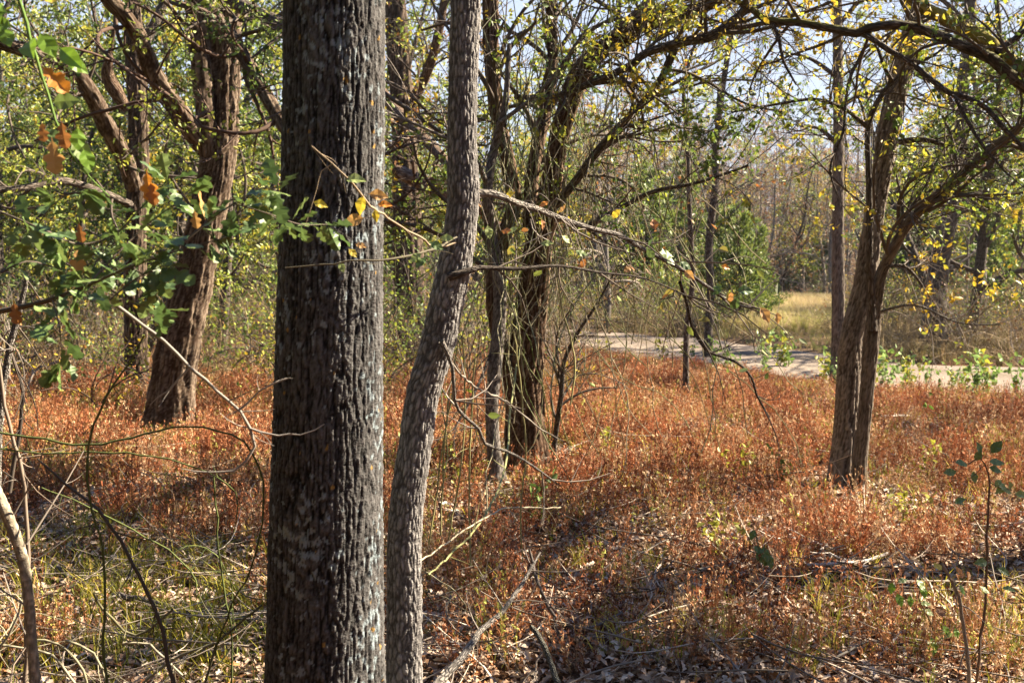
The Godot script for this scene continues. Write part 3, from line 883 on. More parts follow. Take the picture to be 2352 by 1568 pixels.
# greenbrier hanging round a trunk: one part of many thin stems
func vines(o: Node3D, off: Vector3, many: int, top: float, wide: float) -> void:
	var g := Geo.new()
	for k in many:
		var a := R(0, TAU)
		var p := PackedVector3Array()
		var r := PackedFloat32Array()
		var q := off + Vector3(cos(a) * R(0.15, wide), 0, sin(a) * R(0.15, wide))
		var y := R(0.3, 1.6) if k % 3 else 0.0
		q.y = R(top * 0.5, top)
		var go := Vector3(R(-0.5, 0.5), -1, R(-0.3, 0.3))
		for j in 22:
			p.append(q)
			r.append(0.004)
			go = (go + RV() * 0.35 + Vector3.DOWN * 0.1).normalized()
			q += go * 0.16
			if q.y < y:
				break
		tube(g, p, r, 3, lin(0.10, 0.13, 0.04).lerp(lin(0.25, 0.21, 0.15), rng.randf()))
	part("hanging_vines", g.mesh(), M.twig, o, "stuff")


func zone(x: float) -> String:
	for a in [[120.0, "at the left edge"], [290.0, "left of the dark slender trunk"], [360.0, "behind the dark slender trunk"], [560.0, "behind the broad cedar"], [640.0, "between broad cedar and massive oak"], [885.0, "behind the massive oak"], [1090.0, "behind the pale curved trunk"], [1290.0, "behind the forked cedar"], [1420.0, "right of the forked cedar"], [1540.0, "left of the slim pair"], [1660.0, "behind the slim pair"], [1790.0, "left of the dry clearing"], [1900.0, "behind the clearing"], [2050.0, "behind the double trunk"], [2200.0, "beside the leaning trunk"], [2330.0, "right of the leaning trunk"]]:
		if x < a[0]:
			return a[1]
	return "at the right edge"


func reach(d: float) -> String:
	return "near" if d < 15.0 else "midway" if d < 24.0 else "deeper" if d < 36.0 else "distant"


# everything a tree of one kind is made of, so that its likes can share it
func proto_tree(kind: int) -> Dictionary:
	var h: float = [9.0, 8.0, 9.5, 7.5, 8.5, 4.5, 4.0][kind] * R(0.9, 1.1)
	var r: float = [0.09, 0.12, 0.10, 0.10, 0.07, 0.07, 0.07][kind] * R(0.9, 1.15)
	var bend: float = [0.10, 0.16, 0.12, 0.34, 0.14, 0.05, 0.05][kind]
	var tones: Array = [GREENS + YELLOWS.slice(1, 3), GREENS, RUSTS, YELLOWS, MIXED, [Color(0.05, 0.085, 0.025), Color(0.11, 0.16, 0.035), Color(0.19, 0.235, 0.05), Color(0.15, 0.19, 0.05)], [Color(0.035, 0.06, 0.022), Color(0.055, 0.085, 0.03), Color(0.085, 0.115, 0.04)]][kind]
	var full: float = [1.0, 1.0, 0.42, 1.0, 0.12, 1.0, 1.0][kind]
	var p := [Vector3(0, -0.15, 0), Vector3(0, 0.12, 0)]
	var rr := [r * 1.6, r * 1.12]
	var q := Vector3(0, 0.12, 0)
	var go := Vector3.UP
	for k in 9:
		go = (go + Vector3(R(-1, 1), 0.25, R(-1, 1)) * bend).normalized()
		q += go * h / 9.0
		p.append(q)
		rr.append(r * lerpf(1.05, 0.14, (k + 1) / 9.0))
	var out := {"parts": [], "kind": kind}
	var d := dens(p, rr, 0.25)
	var g := Geo.new()
	tube(g, d[0], d[1], 9, Color.WHITE)
	out.parts.append(["trunk", g.mesh(), M.grey if kind in [2, 4] else M.cedar if kind > 4 else M.oak, ""])
	var tips := Tips.new()
	var dp: PackedVector3Array = d[0]
	var dr: PackedFloat32Array = d[1]
	if kind > 4:
		g = Geo.new()
		for k in 90:
			var f := R(0.10, 1.0)
			var j := mini(int(f * (dp.size() - 1)), dp.size() - 2)
			var a := R(0, TAU)
			var ln := h * 0.30 * pow(1.0 - f, 0.7) * R(0.35, 1.3) + 0.15
			grow(g, tips, dp[j], Vector3(cos(a), R(0.15, 0.6), sin(a)).normalized(), ln, dr[j] * 0.3 + 0.003, 1 if ln > 0.4 else 0, {"gnarl": 0.12, "up": 0.04, "kids": 6, "col": TWIG_RED})
		out.parts.append(["branches", g.mesh(), M.twig, "stuff"])
		g = Geo.new()
		for k in tips.p.size():
			for j in 3:
				var tone: Color = tones[rng.randi() % tones.size()] * R(0.8, 1.2)
				tone.a = 1.0
				var dd := (tips.d[k] + RV() * 0.7 + Vector3.UP * 0.3).normalized()
				var x := dd.cross(RV()).normalized()
				g.leaf(tips.p[k] + RV() * 0.06, dd * R(0.10, 0.22), x * R(0.03, 0.06), dd.cross(x) * 0.012, tone)
		out.parts.append(["crown", g.mesh(), M.leaf, ""])
		return out
	var rest := Geo.new()
	var n: int = [15, 17, 14, 15, 13][kind]
	for k in n:
		var f := lerpf([0.22, 0.13, 0.2, 0.14, 0.25][kind], 0.97, (k + R(0, 0.8)) / n)
		var j := mini(int(f * (dp.size() - 1)), dp.size() - 2)
		var a := k * 2.4 + R(-0.5, 0.5)
		var ln: float = h * lerpf(0.36, 0.16, f) * R(0.75, 1.2)
		var b := Geo.new() if k < 3 else rest
		grow(b, tips, dp[j], Vector3(cos(a), R(0.25, 0.9), sin(a)).normalized(), ln, dr[j] * R(0.4, 0.6), 2, {"gnarl": 0.24, "up": 0.03, "kids": 5, "col": TWIG_PALE if kind in [2, 4] else TWIG})
		if k < 3:
			out.parts.append(["limb", b.mesh(), M.twig, ""])
	out.parts.append(["branches", rest.mesh(), M.twig, "stuff"])
	out.parts.append(["crown", leaves(tips, full, 4 if kind < 2 else 3, 0.085, tones).mesh(), M.leaf, ""])
	return out


func proto_shrub(kind: int) -> Dictionary:
	var g := Geo.new()
	var tips := Tips.new()
	var out := {"parts": []}
	for k in [7, 9, 6][kind]:
		var b := Geo.new()
		var a := R(0, TAU)
		grow(b, tips, Vector3(cos(a) * 0.08, -0.03, sin(a) * 0.08), Vector3(cos(a) * 0.5, 1, sin(a) * 0.5).normalized(), R(1.0, 2.3), R(0.007, 0.014), 2, {"gnarl": 0.26, "up": 0.0, "kids": 5, "col": [TWIG_PALE, TWIG, TWIG_RED][kind]})
		out.parts.append(["stem", b.mesh(), M.twig, ""])
	out.parts.append(["foliage", leaves(tips, [0.25, 0.7, 0.5][kind], 1, 0.065, [MIXED, GREENS, YELLOWS][kind]).mesh(), M.leaf, ""])
	return out


func raise(pr: Dictionary, called: String, label: String, category: String, group: String, at: Vector3, turn: float, s: float) -> Node3D:
	var o := thing(called, label, category, at, group)
	o.rotation.y = turn
	o.scale = Vector3(s, s * R(0.95, 1.1), s)
	for a in pr.parts:
		part(a[0], a[1], a[2], o, a[3])
	return o


func make_woods() -> void:
	var protos := []
	for k in [0, 0, 1, 1, 2, 2, 3, 3, 4, 4, 5, 5, 6, 6]:
		protos.append(proto_tree(k))
	var look := ["yellow green slim tree", "dense green leafed tree", "rusty leafed grey tree", "crooked yellow leafed tree", "bare grey tree", "pale green juniper", "dark green juniper"]
	var names := ["slim_tree", "leafy_tree", "rusty_tree", "crooked_tree", "bare_tree", "juniper_tree", "juniper_tree"]
	var spots := []
	var fixed := [Vector2(-3.5, -10), Vector2(-4.9, -13), Vector2(-1.8, -17.4), Vector2(0.1, -8), Vector2(2.5, -7.3), Vector2(4.6, -14), Vector2(8.5, -20), Vector2(2.2, -12.8), Vector2(3.6, -18)]
	# junipers that can be told apart, then the wood itself
	for a in [[1700, 27.0, 10, 0.72], [1655, 31.0, 11, 0.85], [1738, 33.0, 10, 0.7], [1850, 54.0, 10, 0.9], [1800, 57.0, 13, 0.8], [1890, 55.0, 12, 0.85], [2095, 30.0, 12, 0.9], [1490, 34.0, 10, 1.2], [2290, 30.0, 11, 0.8], [1560, 38.0, 11, 1.2]]:
		spots.append([(a[0] - PW / 2) / FOC * a[1], -a[1], a[2], a[3]])
	var tries := 0
	var count := [0, 0, 0, 0]
	while tries < 9000 and count[0] + count[1] + count[2] + count[3] < 305:
		tries += 1
		var px := R(-260.0, 2620.0)
		var d := sqrt(R(11.5 * 11.5, 66.0 * 66.0))
		var x := (px - PW / 2) / FOC * d
		var z := -d
		var area := 0 if px < 1330.0 else 1 if px < 1650.0 else 2 if px < 1990.0 else 3
		if count[area] >= [175, 34, 40, 50][area]:
			continue
		if area == 2 and d < 49.0 or area == 1 and (d < 22.0 or px > 1480.0 and d < 30.0) or area == 3 and d < 18.0:
			continue
		if area == 0 and d < 15.0 and px > 480.0:
			continue
		if track_gap(x, z) < 2.5 or z > -18.0 and x > 1.5 and track_gap(x, z) < 5.0:
			continue
		var bad := false
		for f in fixed:
			bad = bad or f.distance_to(Vector2(x, z)) < 1.8
		for s in spots:
			bad = bad or Vector2(s[0], s[1]).distance_to(Vector2(x, z)) < (1.3 if d < 40.0 else 1.0)
		if bad:
			continue
		count[area] += 1
		var u := rng.randf()
		var kind := 0
		if area == 0:
			kind = 0 if u < 0.3 else 1 if u < 0.58 else 2 if u < 0.72 else 3 if u < 0.88 else 4
		elif area == 3:
			kind = 0 if u < 0.25 else 1 if u < 0.4 else 2 if u < 0.6 else 3 if u < 0.85 else 4
		else:
			kind = 0 if u < 0.08 else 2 if u < 0.42 else 3 if u < 0.52 else 4
		spots.append([x, z, kind * 2 + rng.randi() % 2, R(0.75, 1.2) * (0.85 if area == 2 else 1.0)])
	for s in spots:
		var at := on(s[0], s[1])
		var k: int = s[2] / 2
		raise(protos[s[2]], names[k], "%s %s %s" % [reach(-at.z), look[k], zone(bearing(at))], "tree", "trees of the wood", at, R(0, TAU), s[3])
	# slim trees just outside the view, whose shade stripes the undergrowth
	for a in [[9.3, -10.2, 8, "nearest"], [12.0, -12.0, 0, "second"]]:
		raise(protos[a[2]], "slim_tree", "%s slim tree outside right edge shading the undergrowth" % a[3], "tree", "trees of the wood", on(a[0], a[1]), a[0], 0.8)
	# the wood goes on beyond the trees one can tell apart
	for k in 3:
		var pr: Dictionary = protos[[4, 8, 9][k]]
		var where := []
		var tint := PackedColorArray()
		for j in 210:
			var d := R(66.0, 150.0)
			var x := R(-0.75, 0.75) * d
			where.append(turned(on(x, -d), R(0.9, 1.3), 0.05))
			tint.append(Color.WHITE)
		for a in pr.parts:
			if a[0] != "limb":
				var o := multi("distant_woods", a[1], a[2], where, tint)
				o.set_meta("label", "far wood of mixed bare and leafy trees, %s" % ["trunks", "branches", "foliage"][["trunk", "branches", "crown"].find(a[0])])
	# the same wood behind the viewpoint and on its left keeps the open sky off the near trunks
	for k in 2:
		var pr: Dictionary = protos[[2, 3][k]]
		var where := []
		var tint := PackedColorArray()
		for j in 90:
			var at := on(R(-26.0, 20.0), R(6.5, 24.0)) if j % 4 else on(R(-17.0, -8.0), R(-6.0, 4.0))
			where.append(turned(at, R(1.1, 1.7), 0.05))
			tint.append(Color.WHITE)
		for a in pr.parts:
			if a[0] in ["trunk", "branches", "crown"]:
				var o := multi("surrounding_woods", a[1], a[2], where, tint)
				o.set_meta("label", "wood around the viewpoint, outside the view, %s" % ["trunks", "branches", "foliage"][["trunk", "branches", "crown"].find(a[0])])
	# shrubs of the understorey
	var shrubs := [proto_shrub(0), proto_shrub(1), proto_shrub(2)]
	tries = 0
	var set_ := 0
	while tries < 3000 and set_ < 215:
		tries += 1
		var px := R(-100.0, 2500.0)
		var d := sqrt(R(11.0 * 11.0, 34.0 * 34.0))
		var x := (px - PW / 2) / FOC * d
		if track_gap(x, -d) < 2.2 or px > 1330.0 and d < 23.0 and px < 2000.0 or px > 1640.0 and px < 1930.0 and d < 48.0 or px > 1950.0 and d < 17.0 or px > 880.0 and px < 1330.0 and d < 13.0:
			continue
		set_ += 1
		var k := rng.randi() % 3
		var at := on(x, -d)
		raise(shrubs[k], "shrub", "%s %s %s" % [reach(d), ["pale twiggy shrub", "leafy green shrub", "yellow leafed shrub"][k], zone(bearing(at))], "shrub", "shrubs of the understorey", at, R(0, TAU), R(0.6, 1.15))
	# brush: dead twigs and canes too many to count
	var g := Geo.new()
	for k in 7:
		var a := R(0, TAU)
		var t := Tips.new()
		grow(g, t, Vector3(R(-0.2, 0.2), -0.02, R(-0.2, 0.2)), Vector3(cos(a) * 0.7, R(0.4, 1.2), sin(a) * 0.7).normalized(), R(0.5, 1.3), 0.006, 1, {"gnarl": 0.3, "up": -0.04, "kids": 4, "col": Color(0.17, 0.14, 0.10)})
	var where := []
	var tint := PackedColorArray()
	for k in 3200:
		var px := R(-150.0, 2500.0)
		var d := sqrt(R(12.0 * 12.0, 44.0 * 44.0))
		var x := (px - PW / 2) / FOC * d
		if track_gap(x, -d) < 1.9 or px > 1330.0 and px < 1950.0 and d < 22.0 or px >= 1950.0 and d < 16.5 or px > 1660.0 and px < 1930.0 and d < 48.0 or d < 13.5 and px > 350.0:
			continue
		where.append(turned(on(x, -d), R(0.6, 1.5)))
		tint.append(Color(1.15, 1, 0.85).lerp(Color(0.8, 1.0, 0.5), rng.randf() * 0.4) * R(0.8, 1.6))
	var o := multi("dry_brush", g.mesh(), M.twig, where, tint)
	o.set_meta("label", "tangle of dry canes and twigs on the wood floor")


func near_side(x: float, z: float) -> bool:
	var best := 1e9
	var at := Vector3.ZERO
	for p in TRACK:
		var d := Vector2(p.x - x, p.z - z).length()
		if d < best:
			best = d
			at = p
	return best > 1.95 and Vector2(x, z).length() < Vector2(at.x, at.z).length()


func tuft(blades: int, h: float, lean: float, wide: float, col: Color, col2: Color) -> Mesh:
	var g := Geo.new()
	for k in blades:
		var a := R(0, TAU)
		var q := Vector3(cos(a) * R(0, 0.06), -0.01, sin(a) * R(0, 0.06))
		var d := Vector3(cos(a) * lean * R(0.2, 1.2), 1, sin(a) * lean * R(0.2, 1.2)).normalized()
		var side := d.cross(RV()).normalized() * wide
		var c := col.lerp(col2, rng.randf())
		var hh := h * R(0.5, 1.15)
		var m := q + d * hh * 0.55
		var e := m + (d + Vector3(cos(a), -0.6, sin(a)) * lean * 0.9).normalized() * hh * 0.45
		g.tri(q - side, q + side, m + side * 0.8, c)
		g.tri(q - side, m + side * 0.8, m - side * 0.8, c)
		g.tri(m - side * 0.8, m + side * 0.8, e, c)
	return g.mesh()


func make_undergrowth() -> void:
	# the red plants: fine wiry stems with small curled leaves
	var kinds := []
	for v in 4:
		var g := Geo.new()
		for s in 6:
			var a := R(0, TAU)
			var q := Vector3(cos(a) * R(0.0, 0.07), -0.01, sin(a) * R(0.0, 0.07))
			var d := Vector3(cos(a) * 0.3, 1, sin(a) * 0.3).normalized()
			var col := lin(0.75, 0.62, 0.55) * R(0.7, 1.1)
			var n := 5
			var hh := R(0.16, 0.36)
			var w := 0.0022
			for k in n:
				var e := q + d * hh / n
				d = (d + RV() * 0.22).normalized()
				var side := d.cross(RV()).normalized() * w
				g.tri(q - side, q + side, e, col)
				for j in 4 if k > 0 else 1:
					var dd := (RV() + Vector3.UP * 0.5).normalized()
					var x := dd.cross(RV()).normalized()
					var ln := R(0.009, 0.022)
					var c2 := lin(1, 1, 1) * R(0.65, 1.35)
					g.tri(q.lerp(e, rng.randf()), q.lerp(e, 0.5) + dd * ln + x * ln * 0.3, q.lerp(e, 0.5) + dd * ln * 0.9 - x * ln * 0.3, c2)
				q = e
		kinds.append(g.mesh())
	var where := [[], [], [], []]
	var tint := [PackedColorArray(), PackedColorArray(), PackedColorArray(), PackedColorArray()]
	var feet := [Vector3(-3.46, -10.0, 0.45), Vector3(0.13, -8.0, 0.38), Vector3(-0.11, -7.5, 0.2), Vector3(2.46, -7.4, 0.36), Vector3(-4.9, -13.0, 0.4), Vector3(2.23, -12.8, 0.25)]
	for k in 60000:
		var d := sqrt(R(3.6 * 3.6, 21.0 * 21.0))
		var px := R(-250.0, 2600.0)
		var x := (px - PW / 2) / FOC * d
		var n := soft.get_noise_2d(x * 55.0, d * 55.0) + 0.5 * soft.get_noise_2d(x * 170.0, d * 170.0)
		var thick := 0.95 - 0.55 * smoothstep(0.0, 0.6, n)
		thick *= lerpf(smoothstep(-0.15, 0.3, soft.get_noise_2d(x * 75.0 - 300.0, d * 75.0) + (0.5 if px > 1000.0 else 0.0)), 1.0, smoothstep(4.8, 8.0, d + 0.9 * n))
		thick *= smoothstep(3.6, 4.1, d) * lerpf(1.0, smoothstep(-0.5, 0.1, soft.get_noise_2d(x * 48.0 + 70.0, d * 85.0 + 700.0)), 0.8)
		if px < 640.0 and d < 6.2:
			thick *= 0.35
		if px < 1100.0 and d > 16.0:
			thick *= 0.6
		for b in feet:
			if Vector2(x - b.x, -d - b.y).length() < b.z or absf(x - b.x) < b.z * 0.8 and -d > b.y and -d < b.y + 0.9:
				thick *= 0.12
		if rng.randf() > thick or not near_side(x, -d):
			continue
		var v := rng.randi() % 4
		where[v].append(turned(on(x, -d), R(0.5, 1.05) * lerpf(0.85, 1.0, smoothstep(4.0, 7.0, d)) * (1.0 + 0.55 * soft.get_noise_2d(x * 90.0 + 500.0, d * 90.0)) * lerpf(0.55, 1.0, smoothstep(2.2, 4.5, track_gap(x, -d))), 0.2))
		var u := rng.randf()
		var c := lin(0.32, 0.11, 0.05).lerp(lin(0.42, 0.19, 0.09), rng.randf())
		var patch := soft.get_noise_2d(x * 70.0 + 900.0, d * 70.0)
		c = c.lerp(lin(0.50, 0.29, 0.14), clampf(patch * 0.9, 0.0, 0.6))
		if u < 0.20:
			c = lin(0.56, 0.40, 0.24)
		elif u < 0.21 + 0.12 * smoothstep(-0.2, 0.5, patch):
			c = lin(0.33, 0.33, 0.08)
		elif u < 0.48:
			c = lin(0.16, 0.065, 0.035)
		tint[v].append(c * R(0.8, 1.2))
	for v in 4:
		var o := multi("red_undergrowth", kinds[v], M.dry, where[v], tint[v])
		o.set_meta("label", "knee high red brown undergrowth of fine dried stems covering the wood floor")
	# fallen leaves
	for v in 2:
		var g := Geo.new()
		var out := [Vector3(0, 0, 0), Vector3(0.2, 0.1, 0), Vector3(0.42, 0.26, 0), Vector3(0.55, 0.16, 0), Vector3(0.78, 0.24, 0), Vector3(0.86, 0.1, 0), Vector3(1, 0, 0)]
		for s in [-1.0, 1.0]:
			for k in out.size() - 1:
				var a: Vector3 = out[k]
				var b: Vector3 = out[k + 1]
				var f := func(p: Vector3) -> Vector3: return Vector3(p.x, absf(p.y) * [0.35, 0.7][v] + 0.18 * sin(p.x * 4.0 + v), p.y * s)
				g.tri(f.call(Vector3(a.x, 0, 0)), f.call(a), f.call(b), Color.WHITE)
				g.tri(f.call(Vector3(a.x, 0, 0)), f.call(b), f.call(Vector3(b.x, 0, 0)), Color.WHITE)
		var w := []
		var c := PackedColorArray()
		for k in 26000:
			var d := sqrt(R(3.2 * 3.2, 12.0 * 12.0)) if k % 2 else R(3.3, 7.5) if k % 10 else R(13.0, 22.0)
			var px := R(-150.0, 2500.0)
			var x := (px - PW / 2) / FOC * d
			if not near_side(x, -d) and track_gap(x, -d) > 2.2:
				continue
			var t := turned(on(x, -d) + Vector3(0, R(0.005, 0.03), 0), R(0.03, 0.062), 0.55)
			w.append(t)
			var u := rng.randf()
			var col := lin(0.42, 0.30, 0.21) if u < 0.35 else lin(0.22, 0.135, 0.085) if u < 0.65 else lin(0.52, 0.43, 0.34) if u < 0.9 else lin(0.34, 0.15, 0.06)
			c.append(col * R(0.7, 1.15))
		var o := multi("fallen_leaves", g.mesh(), M.litter, w, c)
		o.set_meta("label", "curled tan and brown oak leaves lying on the wood floor")
	# small dead twigs on the floor
	var st := Geo.new()
	var tt := Tips.new()
	grow(st, tt, Vector3(-0.3, 0.02, 0), Vector3(1, 0.03, 0), 0.6, 0.0042, 1, {"gnarl": 0.18, "up": 0.0, "kids": 2, "col": Color.WHITE})
	var w2 := []
	var c2 := PackedColorArray()
	for k in 620:
		var d := sqrt(R(3.4 * 3.4, 10.0 * 10.0)) if k % 3 else R(3.4, 5.6)
		var x := (R(-100.0, 2450.0) - PW / 2) / FOC * d
		w2.append(turned(on(x, -d) + Vector3(0, R(0.01, 0.08), 0), R(0.5, 1.5), 0.12))
		c2.append(lin(0.10, 0.08, 0.065).lerp(lin(0.42, 0.36, 0.29), pow(rng.randf(), 2.0)))
	var o2 := multi("dead_twigs", st.mesh(), M.twig, w2, c2)
	o2.set_meta("label", "small dead twigs strewn among the fallen leaves")
	# grass: green among the red, dry in the clearing, mixed on the verges
	var green := tuft(9, 0.17, 0.5, 0.0026, lin(0.09, 0.13, 0.025), lin(0.20, 0.22, 0.05))
	w2 = []
	c2 = PackedColorArray()
	for a in [[230, 940, 1.0, 150], [590, 925, 0.6, 70], [190, 985, 0.8, 80], [330, 1010, 0.6, 30], [1390, 1060, 0.35, 22], [1310, 1010, 0.4, 26], [1240, 1190, 0.4, 16], [1970, 1255, 0.35, 22], [1920, 1400, 0.25, 16], [2330, 1520, 0.5, 90], [2330, 1440, 0.4, 50], [90, 1440, 0.7, 60], [300, 1420, 0.7, 50], [420, 1480, 0.6, 40], [560, 1440, 0.5, 30], [130, 1260, 0.5, 30], [330, 1320, 0.5, 30], [1060, 1160, 0.4, 20], [1790, 1130, 0.3, 14], [2120, 1110, 0.35, 20], [1450, 1330, 0.4, 16], [1500, 1290, 0.4, 16], [260, 1095, 0.2, 8], [420, 1170, 0.3, 12]]:
		var at := ground(a[0], a[1])
		for k in int(a[3] * (1.8 if a[0] < 640 else 0.7)):
			var p: Vector3 = at + Vector3(rng.randfn(), 0, rng.randfn()) * a[2] * 0.6
			w2.append(turned(on(p.x, p.z), R(0.5, 1.25), 0.15))
			c2.append(Color(1, 1, 1).lerp(Color(2.0, 1.5, 0.7), rng.randf()) * R(0.6, 1.2))
	for k in 1100:
		var d := sqrt(R(3.6 * 3.6, 16.0 * 16.0))
		var x := (R(-100.0, 2450.0) - PW / 2) / FOC * d
		if near_side(x, -d):
			w2.append(turned(on(x, -d), R(0.4, 1.0), 0.15))
			c2.append(Color(1.1, 1.0, 0.9).lerp(Color(2.6, 1.7, 0.9), rng.randf()) * R(0.6, 1.2))
	for k in 2600:
		var d := sqrt(R(3.8 * 3.8, 15.0 * 15.0))
		var x := (R(-100.0, 2450.0) - PW / 2) / FOC * d
		if near_side(x, -d) and soft.get_noise_2d(x * 60.0 + 40.0, d * 60.0 - 200.0) > -0.05:
			w2.append(turned(on(x, -d), R(0.6, 1.3), 0.2))
			c2.append(Color(1.6, 1.5, 1.0).lerp(Color(4.2, 2.8, 2.6), rng.randf()) * R(0.6, 1.2))
	o2 = multi("green_grass", green, M.grass, w2, c2)
	o2.set_meta("label", "tufts of green grass growing through the red undergrowth")
	var dry := tuft(16, 0.5, 0.3, 0.006, lin(0.44, 0.33, 0.19), lin(0.58, 0.47, 0.30))
	w2 = []
	c2 = PackedColorArray()
	for k in 7000:
		var px := R(1665.0, 1935.0)
		var d := sqrt(R(25.5 * 25.5, 52.0 * 52.0))
		var x := (px - PW / 2) / FOC * d
		if track_gap(x, -d) < 2.4:
			continue
		w2.append(turned(on(x, -d), R(0.5, 1.15), 0.12))
		c2.append(Color(1, 1, 1).lerp(Color(0.75, 0.95, 0.5), pow(rng.randf(), 3.0) + (0.6 if d < 31.0 and rng.randf() < 0.5 else 0.0)) * R(0.75, 1.15))
	for k in 1500:
		var px := R(1400.0, 2000.0)
		var d := R(18.5, 29.0)
		var x := (px - PW / 2) / FOC * d
		if track_gap(x, -d) < 1.9 or near_side(x, -d):
			continue
		w2.append(turned(on(x, -d), R(0.15, 0.5), 0.2))
		c2.append(Color(0.9, 0.85, 0.8).lerp(Color(0.5, 0.7, 0.3), rng.randf()) * R(0.5, 1.1))
	for k in 1500:
		var px := R(1940.0, 2560.0)
		var d := sqrt(R(15.0 * 15.0, 27.0 * 27.0))
		var x := (px - PW / 2) / FOC * d
		if track_gap(x, -d) < 1.6 or near_side(x, -d):
			continue
		w2.append(turned(on(x, -d), R(0.25, 0.75), 0.2))
		c2.append(Color(0.8, 0.7, 0.6).lerp(Color(0.4, 0.5, 0.25), rng.randf()) * R(0.4, 1.0))
	o2 = multi("dry_grass", dry, M.grass, w2, c2)
	o2.set_meta("label", "tall pale dry grass filling the clearing beyond the track")
	# leafy seedlings along the near verge of the track
	var protos := []
	for v in 3:
		var g := Geo.new()
		var t := Tips.new()
		for k in 4:
			grow(g, t, Vector3.ZERO, Vector3(R(-0.4, 0.4), 1, R(-0.4, 0.4)).normalized(), R(0.3, 0.6), 0.005, 0, {"gnarl": 0.2, "up": 0.05, "kids": 3, "col": Color(0.14, 0.13, 0.05)})
		protos.append({"parts": [["stem", g.mesh(), M.twig, ""], ["foliage", leaves(t, 1.0, 3, 0.085, [[Color(0.07, 0.13, 0.03), Color(0.14, 0.22, 0.05)], [Color(0.16, 0.20, 0.03), Color(0.27, 0.27, 0.035)], [Color(0.12, 0.2, 0.06), Color(0.2, 0.3, 0.1)]][v]).mesh(), M.leaf, ""]]})
	for k in 30:
		var px := R(1380.0, 2340.0)
		var d := 3659.0 / (lerpf(800.0, 905.0, (px - 1380.0) / 960.0) + R(-4.0, 26.0) - 620.0)
		var at := on((px - PW / 2) / FOC * d, -d)
		var v := rng.randi() % 3
		raise(protos[v], "seedling", "%s seedling by the track, %s" % [["bright green", "yellow", "grey green"][v], zone(px)], "plant", "seedlings along the verge", at, R(0, TAU), R(0.6, 1.1))
	for a in [[1385, 1062, 1], [2130, 1100, 1], [1700, 1110, 1], [415, 850, 1], [210, 870, 1], [1225, 1200, 0], [1800, 1125, 0], [340, 870, 1], [395, 930, 0], [360, 940, 0], [2080, 1215, 1], [1650, 1290, 1]]:
		raise(protos[a[2]], "seedling", "%s seedling in undergrowth, %s" % [["bright green", "yellow"][a[2]], zone(a[0])], "plant", "seedlings among the undergrowth", ground(a[0], a[1]), R(0, TAU), 0.55)


# ---- close to the camera
func outline_leaf(pts: Array, size: float, curl: float, bow: float) -> Mesh:
	var g := Geo.new()
	var n := pts.size()
	for s in [-1.0, 1.0]:
		for k in n - 1:
			var q := []
			for e in [[pts[k][0], 0.0], [pts[k][0], pts[k][1]], [pts[k + 1][0], pts[k + 1][1]], [pts[k + 1][0], 0.0]]:
				q.append(Vector3(e[1] * s, curl * absf(e[1]) - bow * pow(e[0], 2.0) + 0.035 * sin(e[0] * 17.0) * e[1] * 4.0, -e[0]) * size)
			if s > 0:
				g.tri(q[0], q[1], q[2], Color.WHITE)
				g.tri(q[0], q[2], q[3], Color.WHITE)
			else:
				g.tri(q[0], q[2], q[1], Color.WHITE)
				g.tri(q[0], q[3], q[2], Color.WHITE)
	return g.mesh()


const OAK_LEAF := [[0.0, 0.012], [0.12, 0.02], [0.2, 0.09], [0.3, 0.17], [0.36, 0.12], [0.44, 0.1], [0.52, 0.24], [0.62, 0.30], [0.68, 0.2], [0.76, 0.19], [0.86, 0.24], [0.94, 0.15], [1.0, 0.02]]
const OVAL_LEAF := [[0.0, 0.012], [0.1, 0.02], [0.18, 0.13], [0.32, 0.25], [0.5, 0.30], [0.68, 0.25], [0.84, 0.14], [1.0, 0.01]]


func leaf_material(called: String, c: Color, back := 0.7, rough := 0.42) -> StandardMaterial3D:
	var m := tinted(called, rough, back, 0.5)
	m.albedo_color = c.linear_to_srgb()
	return m


func hang_leaf(o: Node3D, m: Mesh, mat: Material, at: Vector3, dir: Vector3, face: Vector3, s: float) -> void:
	var l := part("leaf", m, mat, o)
	var z := -dir.normalized()
	var x := face.cross(z).normalized()
	l.transform = Transform3D(Basis(x, z.cross(x).normalized(), z).scaled(Vector3.ONE * s), at - o.position)


func stick(called: String, label: String, cat: String, rows: Array, mat: Material, col: Color, twigs := 0, tl := 0.2, group := "", sides := 8) -> Node3D:
	var s := stem(rows)
	var o := thing(called, label, cat, s[0][0], group)
	var d := dens(s[0], s[1], 0.05)
	for k in range(1, d[0].size()):
		d[0][k] += RV() * (0.005 if k % 3 == 0 else 0.0015)
	var g := Geo.new()
	tube(g, d[0], d[1], sides, col)
	part("stem", shift(g, o.position).mesh(), mat, o)
	if twigs:
		var b := Geo.new()
		var t := Tips.new()
		var p: PackedVector3Array = d[0]
		for k in twigs:
			var j := rng.randi() % (p.size() - 1)
			var dir := (p[j + 1] - p[j]).normalized()
			grow(b, t, p[j], (dir * 0.6 + RV()).normalized(), R(0.4, 1.0) * tl, minf(d[1][j] * 0.6, 0.004), 1 if tl > 0.25 else 0, {"gnarl": 0.25, "up": 0.0, "kids": 3, "col": col if mat == M.twig else TWIG_PALE})
		part("twigs", shift(b, o.position).mesh(), M.twig, o, "stuff")
	return o


